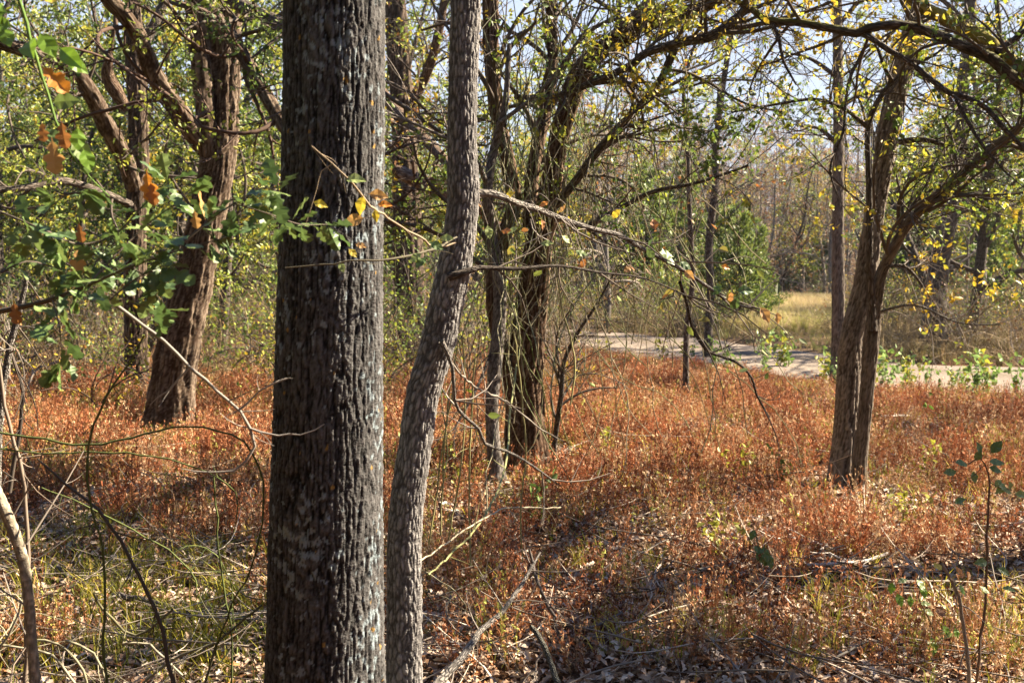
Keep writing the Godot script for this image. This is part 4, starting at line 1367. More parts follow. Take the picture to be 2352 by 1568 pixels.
func make_foreground() -> void:
	var oak := []
	for k in 4:
		oak.append(outline_leaf(OAK_LEAF, 1.0, [0.1, 0.35, -0.15, 0.25][k], [0.1, 0.25, 0.3, -0.1][k]))
	var oval := []
	for k in 3:
		oval.append(outline_leaf(OVAL_LEAF, 1.0, [0.1, 0.3, -0.1][k], [0.15, 0.3, 0.05][k]))
	var lm := []
	for c in [lin(0.08, 0.14, 0.04), lin(0.105, 0.17, 0.045), lin(0.14, 0.20, 0.055), lin(0.07, 0.12, 0.04)]:
		lm.append(leaf_material("oak leaf", c, 0.6, 0.5))
	var brown := leaf_material("dead oak leaf", lin(0.30, 0.13, 0.04), 0.6, 0.6)
	var orange := leaf_material("orange oak leaf", lin(0.55, 0.22, 0.03), 0.8, 0.5)
	var lime := leaf_material("greenbrier leaf", lin(0.16, 0.28, 0.03), 0.85, 0.4)
	var yellow := leaf_material("yellow leaf", lin(0.48, 0.38, 0.04), 0.8, 0.5)
	var buff := leaf_material("buff leaf", lin(0.45, 0.26, 0.09), 0.7, 0.5)
	var pale := leaf_material("pale green leaf", lin(0.24, 0.30, 0.10), 0.7, 0.5)
	# the leafy oak branch that hangs in from the left
	var o := thing("oak_branch", "leafy green oak branch hanging in from the left before the trunks", "branch", spot(-30, 720, 2.2))
	var dz := 2.15
	var twigs := [
		[[-40, 722, 14], [100, 693, 12], [200, 655, 9], [300, 612, 6], [420, 572, 4], [520, 545, 2]], [[-40, 470, 6], [100, 528, 5], [180, 560, 4], [260, 540, 4], [330, 470, 3], [385, 420, 2]], [[200, 655, 5], [280, 570, 4], [350, 505, 3], [430, 450, 2]],
		[[470, 512, 5], [540, 465, 4], [600, 432, 3], [640, 440, 2]], [[540, 468, 4], [620, 492, 3], [690, 515, 2], [752, 515, 2]], [[250, 690, 4], [310, 640, 3], [370, 612, 2]], [[120, 690, 4], [135, 750, 3], [142, 825, 2]], [[-20, 640, 5], [60, 600, 4], [150, 620, 3], [220, 600, 2]], [[300, 612, 4], [360, 660, 3], [375, 720, 2]], [[390, 580, 6], [440, 540, 6], [475, 510, 5]], [[60, 560, 4], [120, 470, 3], [190, 430, 2]]]
	for tg in twigs:
		var rows := []
		for a in tg:
			rows.append([a[0], a[1], a[2], dz + 0.14 * sin(a[0] * 0.013 + a[1] * 0.02)])
		var s := stem(rows)
		var d := dens(s[0], s[1], 0.03)
		var g := Geo.new()
		tube(g, d[0], d[1], 6, TWIG * 1.1)
		part("twig", shift(g, o.position).mesh(), M.twig, o)
		var p: PackedVector3Array = d[0]
		for k in p.size():
			if k < p.size() * 0.25 and tg[0][2] > 5:
				continue
			for j in (k % 2 + 1) if k < p.size() - 1 else 5:
				var dir := ((p[k] - p[maxi(k - 1, 0)]).normalized() * 0.5 + RV() * 0.9 + Vector3(0, -0.25, 0)).normalized()
				var mat: Material = lm[rng.randi() % 4]
				if rng.randf() < 0.012:
					mat = buff
				hang_leaf(o, oak[rng.randi() % 4], mat, p[k] + dir * 0.006, dir, (Vector3.UP + RV() * 0.7).normalized(), R(0.045, 0.07))
	for a in [[335, 390, 0.065, orange], [345, 415, 0.05, brown], [445, 480, 0.04, buff], [180, 512, 0.04, brown], [30, 690, 0.05, brown]]:
		hang_leaf(o, oak[1], a[3], spot(a[0], a[1], 2.1), Vector3(0.15, -1, 0.1), Vector3(0.2, 0.1, 1), a[2])
	# greenbrier trailing down at the upper left
	o = stick("greenbrier_vine", "green thorny vine with bright leaves hanging at the upper left corner", "vine", [[30, -40, 8, 2.0], [45, 10, 8, 2.0], [62, 55, 8, 2.0], [80, 125, 7, 2.0], [110, 225, 6, 2.0], [145, 320, 5, 2.0], [175, 375, 4, 2.0], [250, 455, 3, 2.05]], M.twig, Color(0.10, 0.17, 0.04))
	for a in [[30, 62, 0.06, lime, 0], [68, 92, 0.07, lime, 1], [88, 72, 0.06, lime, 0], [20, 30, 0.06, lime, 2], [5, 60, 0.05, lime, 2], [85, -8, 0.07, yellow, 0], [135, 108, 0.06, lime, 1], [148, 132, 0.05, lime, 0], [120, 235, 0.06, lm[2], 1], [92, 300, 0.05, lm[1], 0], [178, 290, 0.05, lime, 2], [160, 320, 0.06, lm[2], 1], [190, 340, 0.05, lime, 0], [210, 375, 0.05, lm[1], 2]]:
		hang_leaf(o, oval[a[4]], a[3], spot(a[0], a[1], 2.0), (Vector3(R(-1, 1), R(-0.8, 0.2), R(-0.3, 0.6))).normalized(), (Vector3(0.2, 0.3, 1) + RV() * 0.4).normalized(), a[2])
	for a in [[92, 150, 0.07, orange], [140, 275, 0.055, brown], [95, 278, 0.04, brown], [118, 315, 0.07, buff]]:
		hang_leaf(o, oak[int(a[2] > 0.05)], a[3], spot(a[0], a[1], 1.98), Vector3(0.8, -0.7, 0.1) if a[3] == orange else Vector3(0.1, -1, 0.1), (Vector3(0.1, 0.4, 1) + RV() * 0.2).normalized(), a[2])
	# saplings at the left edge
	o = thing("left_sapling", "smooth pale sapling stem bending at the lower left corner", "sapling", spot(78, 1620, 2.7))
	o.name = numbered("pale_sapling")
	var s := stem([[-40, 1060, 22, 2.75], [0, 1150, 27, 2.7], [26, 1210, 27, 2.7], [50, 1280, 25, 2.7], [63, 1360, 25, 2.7], [71, 1459, 24, 2.7], [79, 1568, 26, 2.7], [84, 1800, 30, 2.7]])
	part("stem", shift(bark(s[0], s[1], 40, 0.008, -9, 9, {"r": 0.016, "fx": 40.0, "fy": 60.0, "deep": 0.0012, "warp": 0.01, "lo": lin(0.15, 0.13, 0.10), "hi": lin(0.40, 0.34, 0.26), "flare": 0.0}), o.position).mesh(), M.relief, o)
	var sb := Geo.new()
	var stt := Tips.new()
	for a in [[60, 1250], [72, 1400], [80, 1500], [30, 1180]]:
		grow(sb, stt, spot(a[0], a[1], 2.7), (Vector3(R(-1, 1), 0.7, R(-0.4, 0.4))).normalized(), R(0.15, 0.3), 0.0035, 1, {"gnarl": 0.2, "up": 0.03, "kids": 3, "col": TWIG_PALE})
	part("twigs", shift(sb, o.position).mesh(), M.twig, o, "stuff")
	stick("thin_sapling", "thin straight brown sapling crossing behind the pale one, lower left", "sapling", [[-6, 820, 7, 2.9], [10, 934, 8, 2.9], [35, 1024, 8, 2.9], [50, 1084, 9, 2.9], [60, 1184, 9, 2.9], [63, 1284, 10, 2.9], [60, 1450, 11, 2.9], [55, 1640, 12, 2.9]], M.twig, Color(0.19, 0.15, 0.12), 8, 0.25)
	stick("grey_sapling", "grey leaning sapling stem at the left edge, halfway up", "sapling", [[60, 640, 10, 3.6], [42, 720, 13, 3.6], [24, 790, 15, 3.6], [6, 884, 16, 3.6], [-2, 960, 18, 3.6], [-20, 1300, 22, 3.6]], M.grey, Color.WHITE, 9, 0.4)
	stick("dark_sapling", "dark twiggy stem curving up from undergrowth at the left edge", "sapling", [[20, 800, 6, 4.4], [45, 870, 8, 4.4], [52, 920, 8, 4.4], [40, 1010, 9, 4.4], [20, 1130, 10, 4.4]], M.twig, TWIG, 8, 0.4)
	# grey dead twig with forks before the left cedar
	stick("dead_twig", "grey forked dead twig arching down in front of the broad cedar", "twig", [[265, 700, 9, 2.3], [330, 750, 8, 2.3], [375, 784, 8, 2.3], [440, 844, 8, 2.3], [500, 899, 7, 2.3], [550, 944, 7, 2.3], [575, 984, 7, 2.3], [580, 1024, 7, 2.3], [565, 1059, 6, 2.3], [535, 1082, 5, 2.3], [480, 1086, 4, 2.3], [420, 1080, 2, 2.3]], M.twig, Color(0.22, 0.20, 0.18), 5, 0.12)
	stick("dead_twig", "grey side twig rising to the massive oak from the arching twig", "twig", [[548, 942, 6, 2.3], [568, 925, 5, 2.3], [595, 899, 4, 2.3], [630, 884, 4, 2.3], [668, 868, 2, 2.3]], M.twig, Color(0.22, 0.20, 0.18), 3, 0.08)
	stick("dead_twig", "grey side twig curving across the massive oak trunk at mid height", "twig", [[575, 984, 5, 2.3], [600, 994, 5, 2.3], [640, 1001, 4, 2.3], [690, 998, 3, 2.3], [745, 978, 2, 2.3]], M.twig, Color(0.24, 0.22, 0.20), 2, 0.06)
	stick("dead_twig", "short pale side twig pointing down left before the broad cedar", "twig", [[438, 842, 6, 2.3], [410, 870, 4, 2.3], [390, 894, 4, 2.3], [345, 930, 2, 2.3]], M.twig, Color(0.22, 0.20, 0.18), 3, 0.08)
	# greenbrier arcs in the lower left
	var gb := Color(0.08, 0.10, 0.032)
	stick("greenbrier_vine", "long green vine arching over the undergrowth from left edge to massive oak", "vine", [[-10, 992, 5.2, 2.8], [100, 1009, 5.2, 2.8], [200, 1024, 5.2, 2.8], [300, 1004, 5.2, 2.8], [425, 979, 4.5, 2.8], [500, 987, 4.5, 2.8], [560, 1014, 4.5, 2.8], [595, 1074, 4.5, 2.8], [607, 1144, 4.5, 2.8], [595, 1234, 4.5, 2.8], [575, 1309, 4.5, 2.8], [530, 1390, 4.5, 2.85], [490, 1500, 4.5, 2.9]], M.twig, gb, 10, 0.08)
	stick("greenbrier_vine", "thin green vine running level just below the long arching vine", "vine", [[-10, 1030, 3.8, 2.9], [100, 1041, 3.8, 2.9], [225, 1039, 3.8, 2.9], [350, 1049, 3.8, 2.9], [450, 1074, 3.0, 2.9], [520, 1110, 3.0, 2.9], [545, 1160, 3.0, 2.9], [535, 1230, 2.2, 2.9]], M.twig, gb, 8, 0.07)
	stick("greenbrier_vine", "green vine climbing steeply before the broad cedar, lower left", "vine", [[330, 770, 3.8, 2.6], [300, 830, 4.5, 2.6], [260, 884, 4.5, 2.6], [225, 950, 5.2, 2.6], [208, 1000, 5.2, 2.6], [199, 1060, 5.2, 2.6], [201, 1134, 5.2, 2.6], [220, 1209, 5.2, 2.6], [235, 1259, 6.0, 2.6], [241, 1384, 6.0, 2.6], [238, 1509, 6.8, 2.6], [260, 1640, 6.8, 2.6]], M.twig, gb * 0.8, 8, 0.08)
	stick("greenbrier_vine", "jointed green vine standing upright left of the massive oak foot", "vine", [[490, 1094, 3.8, 3.0], [495, 1159, 4.5, 3.0], [500, 1259, 4.5, 3.0], [515, 1359, 4.5, 3.0], [530, 1434, 4.5, 3.0], [532, 1509, 4.5, 3.0], [528, 1620, 4.5, 3.0]], M.twig, gb, 7, 0.1)
	stick("dark_stick", "long dark dead stem slanting across the lower left undergrowth", "stick", [[85, 1054, 5, 2.7], [150, 1109, 6, 2.7], [225, 1174, 7, 2.7], [275, 1244, 8, 2.7], [320, 1324, 8, 2.7], [360, 1409, 9, 2.7], [380, 1484, 9, 2.7], [402, 1590, 10, 2.7]], M.twig, Color(0.07, 0.055, 0.045), 6, 0.15)
	stick("greenbrier_vine", "straight pale green vine slanting across bare litter at lower left", "vine", [[95, 1120, 3.0, 3.0], [170, 1150, 3.0, 3.0], [255, 1190, 3.8, 3.0], [330, 1230, 3.8, 3.0], [410, 1280, 3.8, 3.0], [450, 1335, 3.8, 3.0], [447, 1365, 2.2, 3.0]], M.twig, gb * 1.25, 5, 0.07)
	for a in [[[[215, 1360], [235, 1400], [310, 1460], [395, 1400]], "looping pale green cane over dark litter at lower left", 0.13], [[[280, 1478], [345, 1480], [375, 1510], [420, 1550]], "bone white bent cane at the bottom left of the massive oak", 0.3], [[[150, 1470], [215, 1500], [240, 1560], [230, 1620]], "forked pale cane beside the foot of the pale sapling", 0.25], [[[300, 1590], [390, 1520], [440, 1495], [490, 1478]], "yellow green cane rising right at the bottom left", 0.2], [[[85, 1470], [130, 1478], [190, 1540], [200, 1620]], "pale cane curving down from the pale sapling", 0.22], [[[-10, 1480], [60, 1490], [120, 1505], [180, 1580]], "pale cane lying low across the pale sapling foot", 0.28], [[[470, 1568], [500, 1480], [540, 1440], [600, 1390]], "green cane leaning to the massive oak foot", 0.1], [[[-10, 1500], [30, 1440], [50, 1380], [55, 1360]], "thin white cane at the very left bottom edge", 0.3]]:
		var rows := []
		for q in a[0]:
			rows.append([q[0], q[1], 6, 3.0])
		stick("cane", a[1], "cane", rows, M.twig, Color(a[2], a[2] * 0.95, a[2] * 0.55).lerp(Color(a[2], a[2] * 0.9, a[2] * 0.75), clampf(a[2] * 3.0 - 0.3, 0, 1)), 6, 0.22, "canes at the lower left")
	for k in 26:
		var q := ground(R(-20.0, 600.0), R(1330.0, 1580.0)) if k < 20 else ground(R(990.0, 1500.0), R(1330.0, 1560.0))
		var tone := R(0.10, 0.36)
		var co := thing("cane", "%s slender cane arching over the %s litter" % ["pale" if tone > 0.2 else "green", "lower left" if k < 20 else "bottom centre"], "cane", q, "canes at the lower left" if k < 20 else "canes at the bottom centre")
		var cg := Geo.new()
		var cp := PackedVector3Array()
		var cr := PackedFloat32Array()
		var cq := Vector3(0, -0.01, 0)
		var go := Vector3(R(-1, 1), R(0.3, 1.3), R(-0.6, 0.6)).normalized()
		for j in 14:
			cp.append(cq)
			cr.append(lerpf(0.0035, 0.0015, j / 13.0))
			go = (go + RV() * 0.28 + Vector3.DOWN * 0.13).normalized()
			cq += go * R(0.04, 0.07)
			cq.y = maxf(cq.y, 0.01)
		var cc := Color(tone, tone * 0.92, tone * 0.62) if tone > 0.2 else Color(tone, tone * 1.25, tone * 0.4)
		tube(cg, cp, cr, 5, cc)
		part("stem", cg.mesh(), M.twig, co)
		cg = Geo.new()
		for j in 3:
			grow(cg, Tips.new(), cp[4 + j * 3], (go + RV()).normalized(), R(0.08, 0.2), 0.0018, 0, {"gnarl": 0.3, "up": 0.0, "kids": 2, "col": cc})
		part("twigs", cg.mesh(), M.twig, co, "stuff")
	# fallen wood
	stick("fallen_branch", "weathered grey fallen branch propped up right of the pale curved trunk", "branch", [[985, 1600, 24, 3.4], [1004, 1568, 22, 3.45], [1044, 1529, 20, 3.55], [1084, 1479, 17, 3.7], [1104, 1449, 15, 3.8], [1144, 1414, 13, 3.9], [1184, 1364, 11, 4.0], [1219, 1309, 8, 4.1], [1240, 1270, 4, 4.2]], M.grey, Color.WHITE, 6, 0.3)
	stick("fallen_branch", "short dark mossy stick rising at the bottom centre of the view", "stick", [[1218, 1436, 8, 3.7], [1230, 1450, 13, 3.7], [1249, 1484, 13, 3.65], [1269, 1534, 14, 3.6], [1292, 1590, 16, 3.5]], M.grey, Color(0.6, 0.65, 0.6))
	stick("fallen_branch", "thin dark branch hooked over the litter right of fallen branch", "branch", [[1215, 1260, 6, 4.2], [1224, 1294, 8, 4.2], [1234, 1334, 9, 4.15], [1259, 1394, 9, 4.1], [1299, 1434, 8, 4.1], [1359, 1440, 7, 4.15], [1440, 1400, 5, 4.3]], M.twig, Color(0.10, 0.085, 0.075), 7, 0.35)
	stick("greenbrier_vine", "pale cane slanting up right from the foot of pale curved trunk", "cane", [[965, 1288, 4, 3.4], [1024, 1249, 4, 3.7], [1064, 1219, 4, 4.0], [1124, 1184, 4, 4.4], [1160, 1168, 4, 4.6], [1214, 1166, 4, 4.8], [1290, 1166, 3, 5.0]], M.twig, Color(0.33, 0.29, 0.20), 5, 0.2)
	stick("greenbrier_vine", "long thin green cane rising from the litter to the forked cedar", "vine", [[984, 1320, 4, 3.4], [1044, 1264, 5, 3.8], [1104, 1199, 5, 4.3], [1150, 1110, 5, 5.0], [1166, 1034, 5, 5.6], [1170, 960, 5, 6.0], [1184, 860, 4, 6.4], [1194, 784, 4, 6.8], [1180, 700, 4, 7.0]], M.twig, Color(0.20, 0.20, 0.09), 8, 0.2)
	stick("dead_twig", "thin grey twig hanging from pale curved trunk towards forked cedar", "twig", [[1030, 820, 5, 3.1], [1060, 862, 5, 3.3], [1099, 894, 5, 3.6], [1164, 924, 5, 4.0], [1234, 979, 4, 4.3], [1294, 1014, 2, 4.5]], M.twig, Color(0.20, 0.18, 0.15), 6, 0.15)
	for a in [[[[1012, 1230], [1018, 1060], [1030, 920], [1050, 800]], "leftmost"], [[[1030, 1240], [1060, 1060], [1068, 900], [1062, 780]], "second"], [[[1080, 1300], [1078, 1120], [1082, 980], [1090, 820]], "third"], [[[1200, 1290], [1196, 1160], [1208, 1020], [1180, 760]], "fourth"], [[[985, 1250], [1003, 1130], [1020, 1000], [1046, 870]], "lowest"], [[[1310, 930], [1320, 820], [1290, 700], [1270, 560]], "rightmost"]]:
		var rows := []
		for q in a[0]:
			rows.append([q[0], q[1], 4, 4.6])
		stick("hanging_vine", "%s of the thin pale vines hanging between curved trunk and forked cedar" % a[1], "vine", rows, M.twig, Color(0.24, 0.22, 0.10), 6, 0.16, "thin vines by the curved trunk", 4)
	for a in [[[[1883, 1284], [1928, 1254], [1978, 1249], [2028, 1229], [2070, 1219]], 7, "white curved dead stick below the double trunk", 0.42], [[[1800, 1259], [1868, 1266], [1920, 1284]], 9, "short thick pale stick left of the white curved stick", 0.40], [[[1850, 1320], [1920, 1314], [1980, 1304], [2040, 1292]], 8, "pale straight stick lying below the white curved stick", 0.36], [[[1905, 1292], [1950, 1298], [1995, 1300]], 6, "thin pale stick between two longer sticks under double trunk", 0.36], [[[1575, 1330], [1620, 1328], [1680, 1320], [1705, 1300]], 9, "grey stick lying at mid right of bare litter", 0.22], [[[1650, 1360], [1680, 1325], [1710, 1300]], 6, "thin grey stick crossing the grey stick in bare litter", 0.25], [[[2190, 1180], [2250, 1190], [2352, 1192]], 6, "grey stick in the red undergrowth at the right edge", 0.3], [[[2200, 1222], [2280, 1224], [2370, 1220]], 7, "pale stick lowest of the pair at the right edge", 0.35], [[[2030, 1524], [2080, 1480], [2125, 1430]], 7, "white slanting stick at the lower right", 0.38], [[[1900, 1540], [1990, 1508], [2100, 1512], [2230, 1535]], 6, "long dark thin stick along the shadow at bottom right", 0.09], [[[130, 1325], [170, 1345], [240, 1328], [320, 1340]], 10, "dark knobbly stick across the lower left shade", 0.10], [[[260, 1392], [340, 1405], [420, 1420], [520, 1440], [615, 1452]], 14, "brown fallen branch lying level left of the massive oak foot", 0.20], [[[170, 1490], [240, 1485], [300, 1470], [355, 1462]], 13, "dark mossy fallen branch at the lower left", 0.08], [[[210, 1530], [160, 1480]], 9, "short dark stub below the dark mossy branch", 0.08], [[[440, 1310], [480, 1300], [500, 1262]], 9, "grey stub among pale twigs left of massive oak", 0.12], [[[380, 1250], [430, 1270], [500, 1262]], 6, "pale thin twig before the massive oak foot, left", 0.38], [[[1000, 1487], [1060, 1497], [1150, 1505], [1200, 1530]], 5, "thin pale twig crossing the fallen branch foot", 0.36], [[[60, 1370], [130, 1400], [220, 1390]], 8, "dark stick behind the pale sapling", 0.09], [[[1960, 960], [2040, 968], [2095, 958]], 6, "pale twig behind the right side of double trunk", 0.36], [[[1010, 1180], [1030, 1170], [1052, 1186]], 10, "white bleached scrap of wood near the forked cedar foot", 0.55]]:
		var s0 := []
		var r0 := []
		var q0 := ground(a[0][0][0], a[0][0][1])
		for q in a[0]:
			var p := ground(q[0], q[1])
			s0.append(p + Vector3(0, R(0.02, 0.07), 0))
			r0.append(a[1] * 0.5 / FOC * -q0.z)
		var d := dens(s0, r0, 0.06)
		for k in d[0].size():
			d[0][k] += RV() * 0.006
		var g := Geo.new()
		tube(g, d[0], d[1], 7, Color(a[3], a[3] * 0.9, a[3] * 0.79) if a[1] < 12 else Color(a[3] * 5.0, a[3] * 4.6, a[3] * 4.2))
		var so := thing("fallen_stick", a[2], "stick", q0, "dead sticks on the wood floor")
		part("stem", shift(g, q0).mesh(), M.twig if a[1] < 12 else M.grey, so)
		if a[0].size() > 2:
			var b := Geo.new()
			for k in 3:
				var j: int = rng.randi() % d[0].size()
				grow(b, Tips.new(), d[0][j], Vector3(R(-1, 1), R(0.0, 0.5), R(-1, 1)).normalized(), R(0.1, 0.3), d[1][j] * 0.5, 0, {"gnarl": 0.2, "up": 0.0, "kids": 2, "col": Color(a[3], a[3] * 0.9, a[3] * 0.79)})
			part("twigs", shift(b, q0).mesh(), M.twig, so, "stuff")
	# yellowing spray in front of the massive oak
	o = stick("bent_twig", "bent twig with few yellow leaves crossing before the massive oak", "twig", [[715, 335, 3, 2.3], [760, 375, 4, 2.3], [805, 415, 5, 2.3], [850, 470, 6, 2.35], [890, 500, 5, 2.5], [960, 540, 5, 2.6], [1000, 565, 5, 2.7], [1045, 560, 4, 2.75]], M.twig, Color(0.26, 0.20, 0.14), 5, 0.12)
	var hs := stem([[762, 377, 3, 2.3], [738, 392, 2, 2.3], [728, 430, 2, 2.3], [716, 470, 2, 2.3], [700, 520, 1.5, 2.3]])
	var hd := dens(hs[0], hs[1], 0.03)
	var hg := Geo.new()
	tube(hg, hd[0], hd[1], 5, Color(0.26, 0.20, 0.14))
	part("side_twig", shift(hg, o.position).mesh(), M.twig, o)
	for a in [[835, 448, 0.045, yellow, Vector3(-0.3, -1, 0.2)], [845, 445, 0.045, buff, Vector3(1, -0.1, 0.2)], [838, 500, 0.05, buff, Vector3(-1, -0.2, 0.2)], [790, 412, 0.05, pale, Vector3(1, 0.1, 0.3)], [718, 464, 0.035, yellow, Vector3(1, -0.2, 0.2)], [865, 470, 0.035, orange, Vector3(1, 0.1, 0.2)], [860, 480, 0.03, yellow, Vector3(0.2, -1, 0.2)]]:
		hang_leaf(o, oval[1], a[3], spot(a[0], a[1], 2.3), a[4], (Vector3(0, 0.5, 1) + RV() * 0.3).normalized(), a[2])
	o = stick("bent_twig", "thin dark twig level across the massive oak with small leaves", "twig", [[655, 615, 3, 2.4], [740, 608, 4, 2.4], [800, 600, 4, 2.4], [900, 594, 5, 2.45], [1000, 570, 5, 2.6], [1045, 545, 4, 2.75]], M.twig, Color(0.10, 0.09, 0.06), 7, 0.1)
	for a in [[800, 570, 0.03, yellow], [815, 560, 0.03, buff], [780, 600, 0.03, pale], [970, 580, 0.04, pale], [985, 555, 0.04, lm[1]], [1010, 545, 0.035, pale], [980, 590, 0.04, lm[1]]]:
		hang_leaf(o, oval[0], a[3], spot(a[0], a[1], 2.45), (Vector3(R(-1, 1), R(-0.8, 0.3), 0.2)).normalized(), (Vector3(0, 0.5, 1) + RV() * 0.3).normalized(), a[2])
	# leaves left on the twigs right of the pale curved trunk
	o = thing("leafy_twig", "twig with green and buff leaves before the slim pair", "twig", spot(1480, 560, 3.5))
	var tg := Geo.new()
	var tr := stem([[1420, 545, 5, 3.6], [1480, 560, 4, 3.5], [1520, 590, 3, 3.45], [1560, 610, 2, 3.4]])
	var td := dens(tr[0], tr[1], 0.04)
	tube(tg, td[0], td[1], 5, TWIG)
	part("stem", shift(tg, o.position).mesh(), M.twig, o)
	for a in [[1500, 550, 0.06, lm[1]], [1520, 575, 0.07, lm[0]], [1548, 590, 0.06, lm[2]], [1560, 600, 0.05, lm[0]], [1485, 570, 0.05, lm[2]], [1505, 530, 0.05, brown], [1572, 620, 0.05, buff]]:
		hang_leaf(o, oval[rng.randi() % 3], a[3], spot(a[0], a[1], 3.5), (Vector3(R(-1, 1), R(-1, 0.2), R(-0.3, 0.5))).normalized(), (Vector3(0, 0.6, 0.8) + RV() * 0.5).normalized(), a[2])
	o = thing("leafy_twig", "last large olive and buff leaves at the tip of the long curved trunk limb", "twig", spot(1690, 690, 3.95))
	tg = Geo.new()
	tr = stem([[1635, 664, 4, 3.96], [1690, 690, 4, 3.95], [1742, 708, 3, 4.0], [1800, 730, 2, 4.0]])
	td = dens(tr[0], tr[1], 0.04)
	tube(tg, td[0], td[1], 5, TWIG)
	part("stem", shift(tg, o.position).mesh(), M.twig, o)
	for a in [[1690, 668, 0.07, lm[0], Vector3(1, 0.1, 0.2)], [1695, 680, 0.065, lm[1], Vector3(-0.4, -1, 0.2)], [1745, 704, 0.075, buff, Vector3(0.6, -0.8, 0.2)], [1785, 715, 0.05, buff, Vector3(0.2, -1, 0.1)], [1660, 655, 0.06, lm[0], Vector3(-0.8, -0.6, 0.1)], [1672, 670, 0.05, yellow, Vector3(0.3, -1, 0.3)], [1600, 640, 0.05, lm[1], Vector3(0.4, -1, 0.3)], [1655, 610, 0.04, orange, Vector3(1, -0.2, 0.2)]]:
		hang_leaf(o, oval[rng.randi() % 3], a[3], spot(a[0], a[1], 3.95), a[4], (Vector3(0, 0.5, 1) + RV() * 0.3).normalized(), a[2])
	o = thing("leafy_twig", "scattered yellow and russet leaves on fine twigs before the forked cedar", "twig", spot(1240, 480, 3.3))
	tg = Geo.new()
	for a in [[1262, 462, 0.035, orange], [1243, 502, 0.035, brown], [1345, 592, 0.035, brown], [1342, 612, 0.03, orange], [1120, 515, 0.04, pale], [1150, 530, 0.035, brown], [1190, 520, 0.035, pale], [1360, 490, 0.035, yellow], [1410, 500, 0.04, pale], [1425, 480, 0.04, yellow], [1240, 560, 0.04, pale], [1320, 575, 0.04, lm[2]], [1290, 540, 0.035, pale], [1180, 440, 0.03, yellow], [1300, 470, 0.03, buff], [1450, 610, 0.035, buff]]:
		# each leaf on a fine twig of its own from the limb behind it
		var w: float = clampf((a[0] - 1094.0) / 648.0, 0.0, 1.0)
		var d := lerpf(3.05, 4.0, w) - 0.02
		var leaf_at := spot(a[0], a[1], d)
		var root := spot(a[0] - 45.0, lerpf(438.0, 700.0, pow(clampf((a[0] - 45.0 - 1094.0) / 648.0, 0.0, 1.0), 1.25)), d + 0.02)
		var mid := root.lerp(leaf_at, 0.5) + Vector3(0, 0.03, 0.02)
		line(tg, [root, mid, leaf_at], 0.0022, 0.0010, 0.03, 5, TWIG_PALE)
		hang_leaf(o, oval[rng.randi() % 3], a[3], leaf_at, (Vector3(R(-1, 1), R(-1, 0.2), R(-0.3, 0.5))).normalized(), (Vector3(0, 0.6, 0.8) + RV() * 0.5).normalized(), a[2] * 1.15)
	part("stem", shift(tg, o.position).mesh(), M.twig, o, "stuff")
	# small plants at the right
	o = stick("young_plant", "thin brown stem with green leaves at its top, right", "plant", [[2225, 1066, 3, 3.7], [2250, 1050, 3, 3.7], [2272, 1090, 4, 3.7], [2273, 1134, 5, 3.7], [2268, 1259, 6, 3.7], [2263, 1384, 6, 3.7], [2253, 1484, 7, 3.7], [2243, 1580, 7, 3.7]], M.twig, Color(0.12, 0.075, 0.05), 6, 0.15)
	for a in [[2200, 1083, 0.055, lm[2], Vector3(-1, 0, 0.2)], [2225, 1068, 0.06, lm[1], Vector3(-0.8, 0.3, 0.3)], [2240, 1060, 0.05, lm[2], Vector3(0.4, 0.9, 0.2)], [2255, 1048, 0.06, lm[1], Vector3(-0.3, 1, 0.2)], [2275, 1042, 0.065, lm[0], Vector3(0.6, 0.8, 0.2)], [2270, 1060, 0.06, lm[2], Vector3(1, 0.0, 0.2)], [2270, 1072, 0.055, lm[1], Vector3(1, -0.3, 0.2)], [2235, 1080, 0.05, lm[2], Vector3(0.2, -1, 0.3)]]:
		hang_leaf(o, oval[0], a[3], spot(a[0], a[1], 3.7), a[4], (Vector3(0.1, 0.7, 0.7) + RV() * 0.2).normalized(), a[2])
	for a in [[2290, 1105, 0.05], [2310, 1118, 0.05], [2320, 1125, 0.045], [2295, 1122, 0.05], [2330, 1135, 0.05], [2300, 1100, 0.04], [2192, 1155, 0.045], [2215, 1158, 0.045], [2270, 1290, 0.06], [2290, 1305, 0.055], [2300, 1350, 0.05]]:
		hang_leaf(o, oval[1], pale if a[1] < 1140 else lm[2], spot(a[0], a[1], 3.7), (Vector3(R(-1, 1), R(-0.6, 0.4), 0.3)).normalized(), (Vector3(0.1, 0.7, 0.7) + RV() * 0.3).normalized(), a[2])
	o = stick("young_plant", "grey bare stem with yellow leaf on top at lower right", "plant", [[2163, 1294, 8, 3.6], [2188, 1334, 8, 3.6], [2203, 1369, 8, 3.6], [2213, 1434, 8, 3.6], [2223, 1509, 9, 3.6], [2232, 1590, 10, 3.6]], M.twig, Color(0.22, 0.18, 0.14), 4, 0.15)
	for a in [[2165, 1298, 0.06, yellow], [2195, 1300, 0.05, orange], [2185, 1325, 0.05, buff], [2150, 1395, 0.05, brown], [2205, 1340, 0.045, lime], [2250, 1345, 0.045, pale]]:
		hang_leaf(o, oval[2], a[3], spot(a[0], a[1], 3.6), (Vector3(R(-0.4, 1), R(-0.8, 0.4), 0.3)).normalized(), (Vector3(0.1, 0.7, 0.7) + RV() * 0.3).normalized(), a[2])
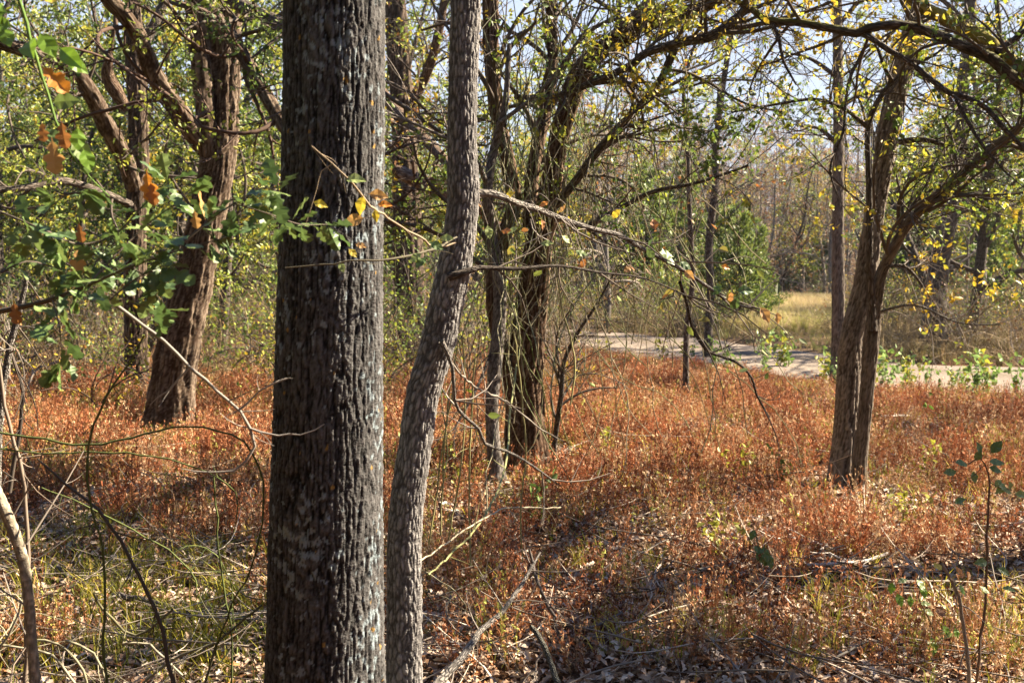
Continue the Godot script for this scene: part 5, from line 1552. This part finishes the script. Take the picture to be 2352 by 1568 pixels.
	o = stick("young_plant", "low plant with green and yellow paired leaves, lower right", "plant", [[2125, 1345, 3, 3.9], [2110, 1370, 3, 3.9], [2135, 1420, 4, 3.9], [2150, 1470, 4, 3.9], [2165, 1530, 5, 3.9]], M.twig, Color(0.13, 0.10, 0.05), 4, 0.12)
	for a in [[2050, 1335, 0.05, lime], [2060, 1360, 0.06, lime], [2085, 1330, 0.045, lm[2]], [2105, 1328, 0.06, lm[2]], [2120, 1345, 0.05, lime], [2090, 1365, 0.05, lime], [2112, 1385, 0.045, pale], [2122, 1398, 0.045, pale], [2140, 1460, 0.08, lime], [2165, 1435, 0.05, lime], [2178, 1448, 0.05, pale], [2195, 1440, 0.045, lime], [2170, 1460, 0.04, pale]]:
		hang_leaf(o, oval[0], a[3], spot(a[0], a[1], 3.9), (Vector3(R(-1, 1), R(-0.9, 0.3), 0.3)).normalized(), (Vector3(0.1, 0.7, 0.7) + RV() * 0.3).normalized(), a[2])
	o = stick("young_plant", "broad leafed green seedling in litter left of the white curved stick", "plant", [[1735, 1225, 3, 4.9], [1742, 1250, 3, 4.9], [1748, 1290, 4, 4.9]], M.twig, Color(0.13, 0.12, 0.06))
	for a in [[1735, 1215, 0.06], [1730, 1252, 0.065], [1738, 1262, 0.08], [1755, 1252, 0.08], [1762, 1268, 0.085], [1770, 1272, 0.07]]:
		hang_leaf(o, oval[0], lm[1], spot(a[0], a[1], 4.9), (Vector3(R(-1, 1), R(-1, -0.2), 0.3)).normalized(), (Vector3(0.1, 0.5, 0.8) + RV() * 0.3).normalized(), a[2])


# labels that several things share are told apart by their order across the view
func single_out() -> void:
	var by := {}
	for o in labelled:
		var l: String = o.get_meta("label")
		if not by.has(l):
			by[l] = []
		by[l].append(o)
	var nth := ["first", "second", "third", "fourth", "fifth", "sixth", "seventh", "eighth", "ninth", "tenth", "eleventh", "twelfth", "thirteenth", "fourteenth"]
	for l in by:
		var a: Array = by[l]
		if a.size() < 2:
			continue
		a.sort_custom(func(x, y): return bearing(x.position) < bearing(y.position))
		for k in a.size():
			var which: String = "leftmost" if k == 0 else "rightmost" if k == a.size() - 1 else "%s from left" % (nth[k] if k < 14 else "%dth" % (k + 1))
			a[k].set_meta("label", "%s, %s" % [l, which])
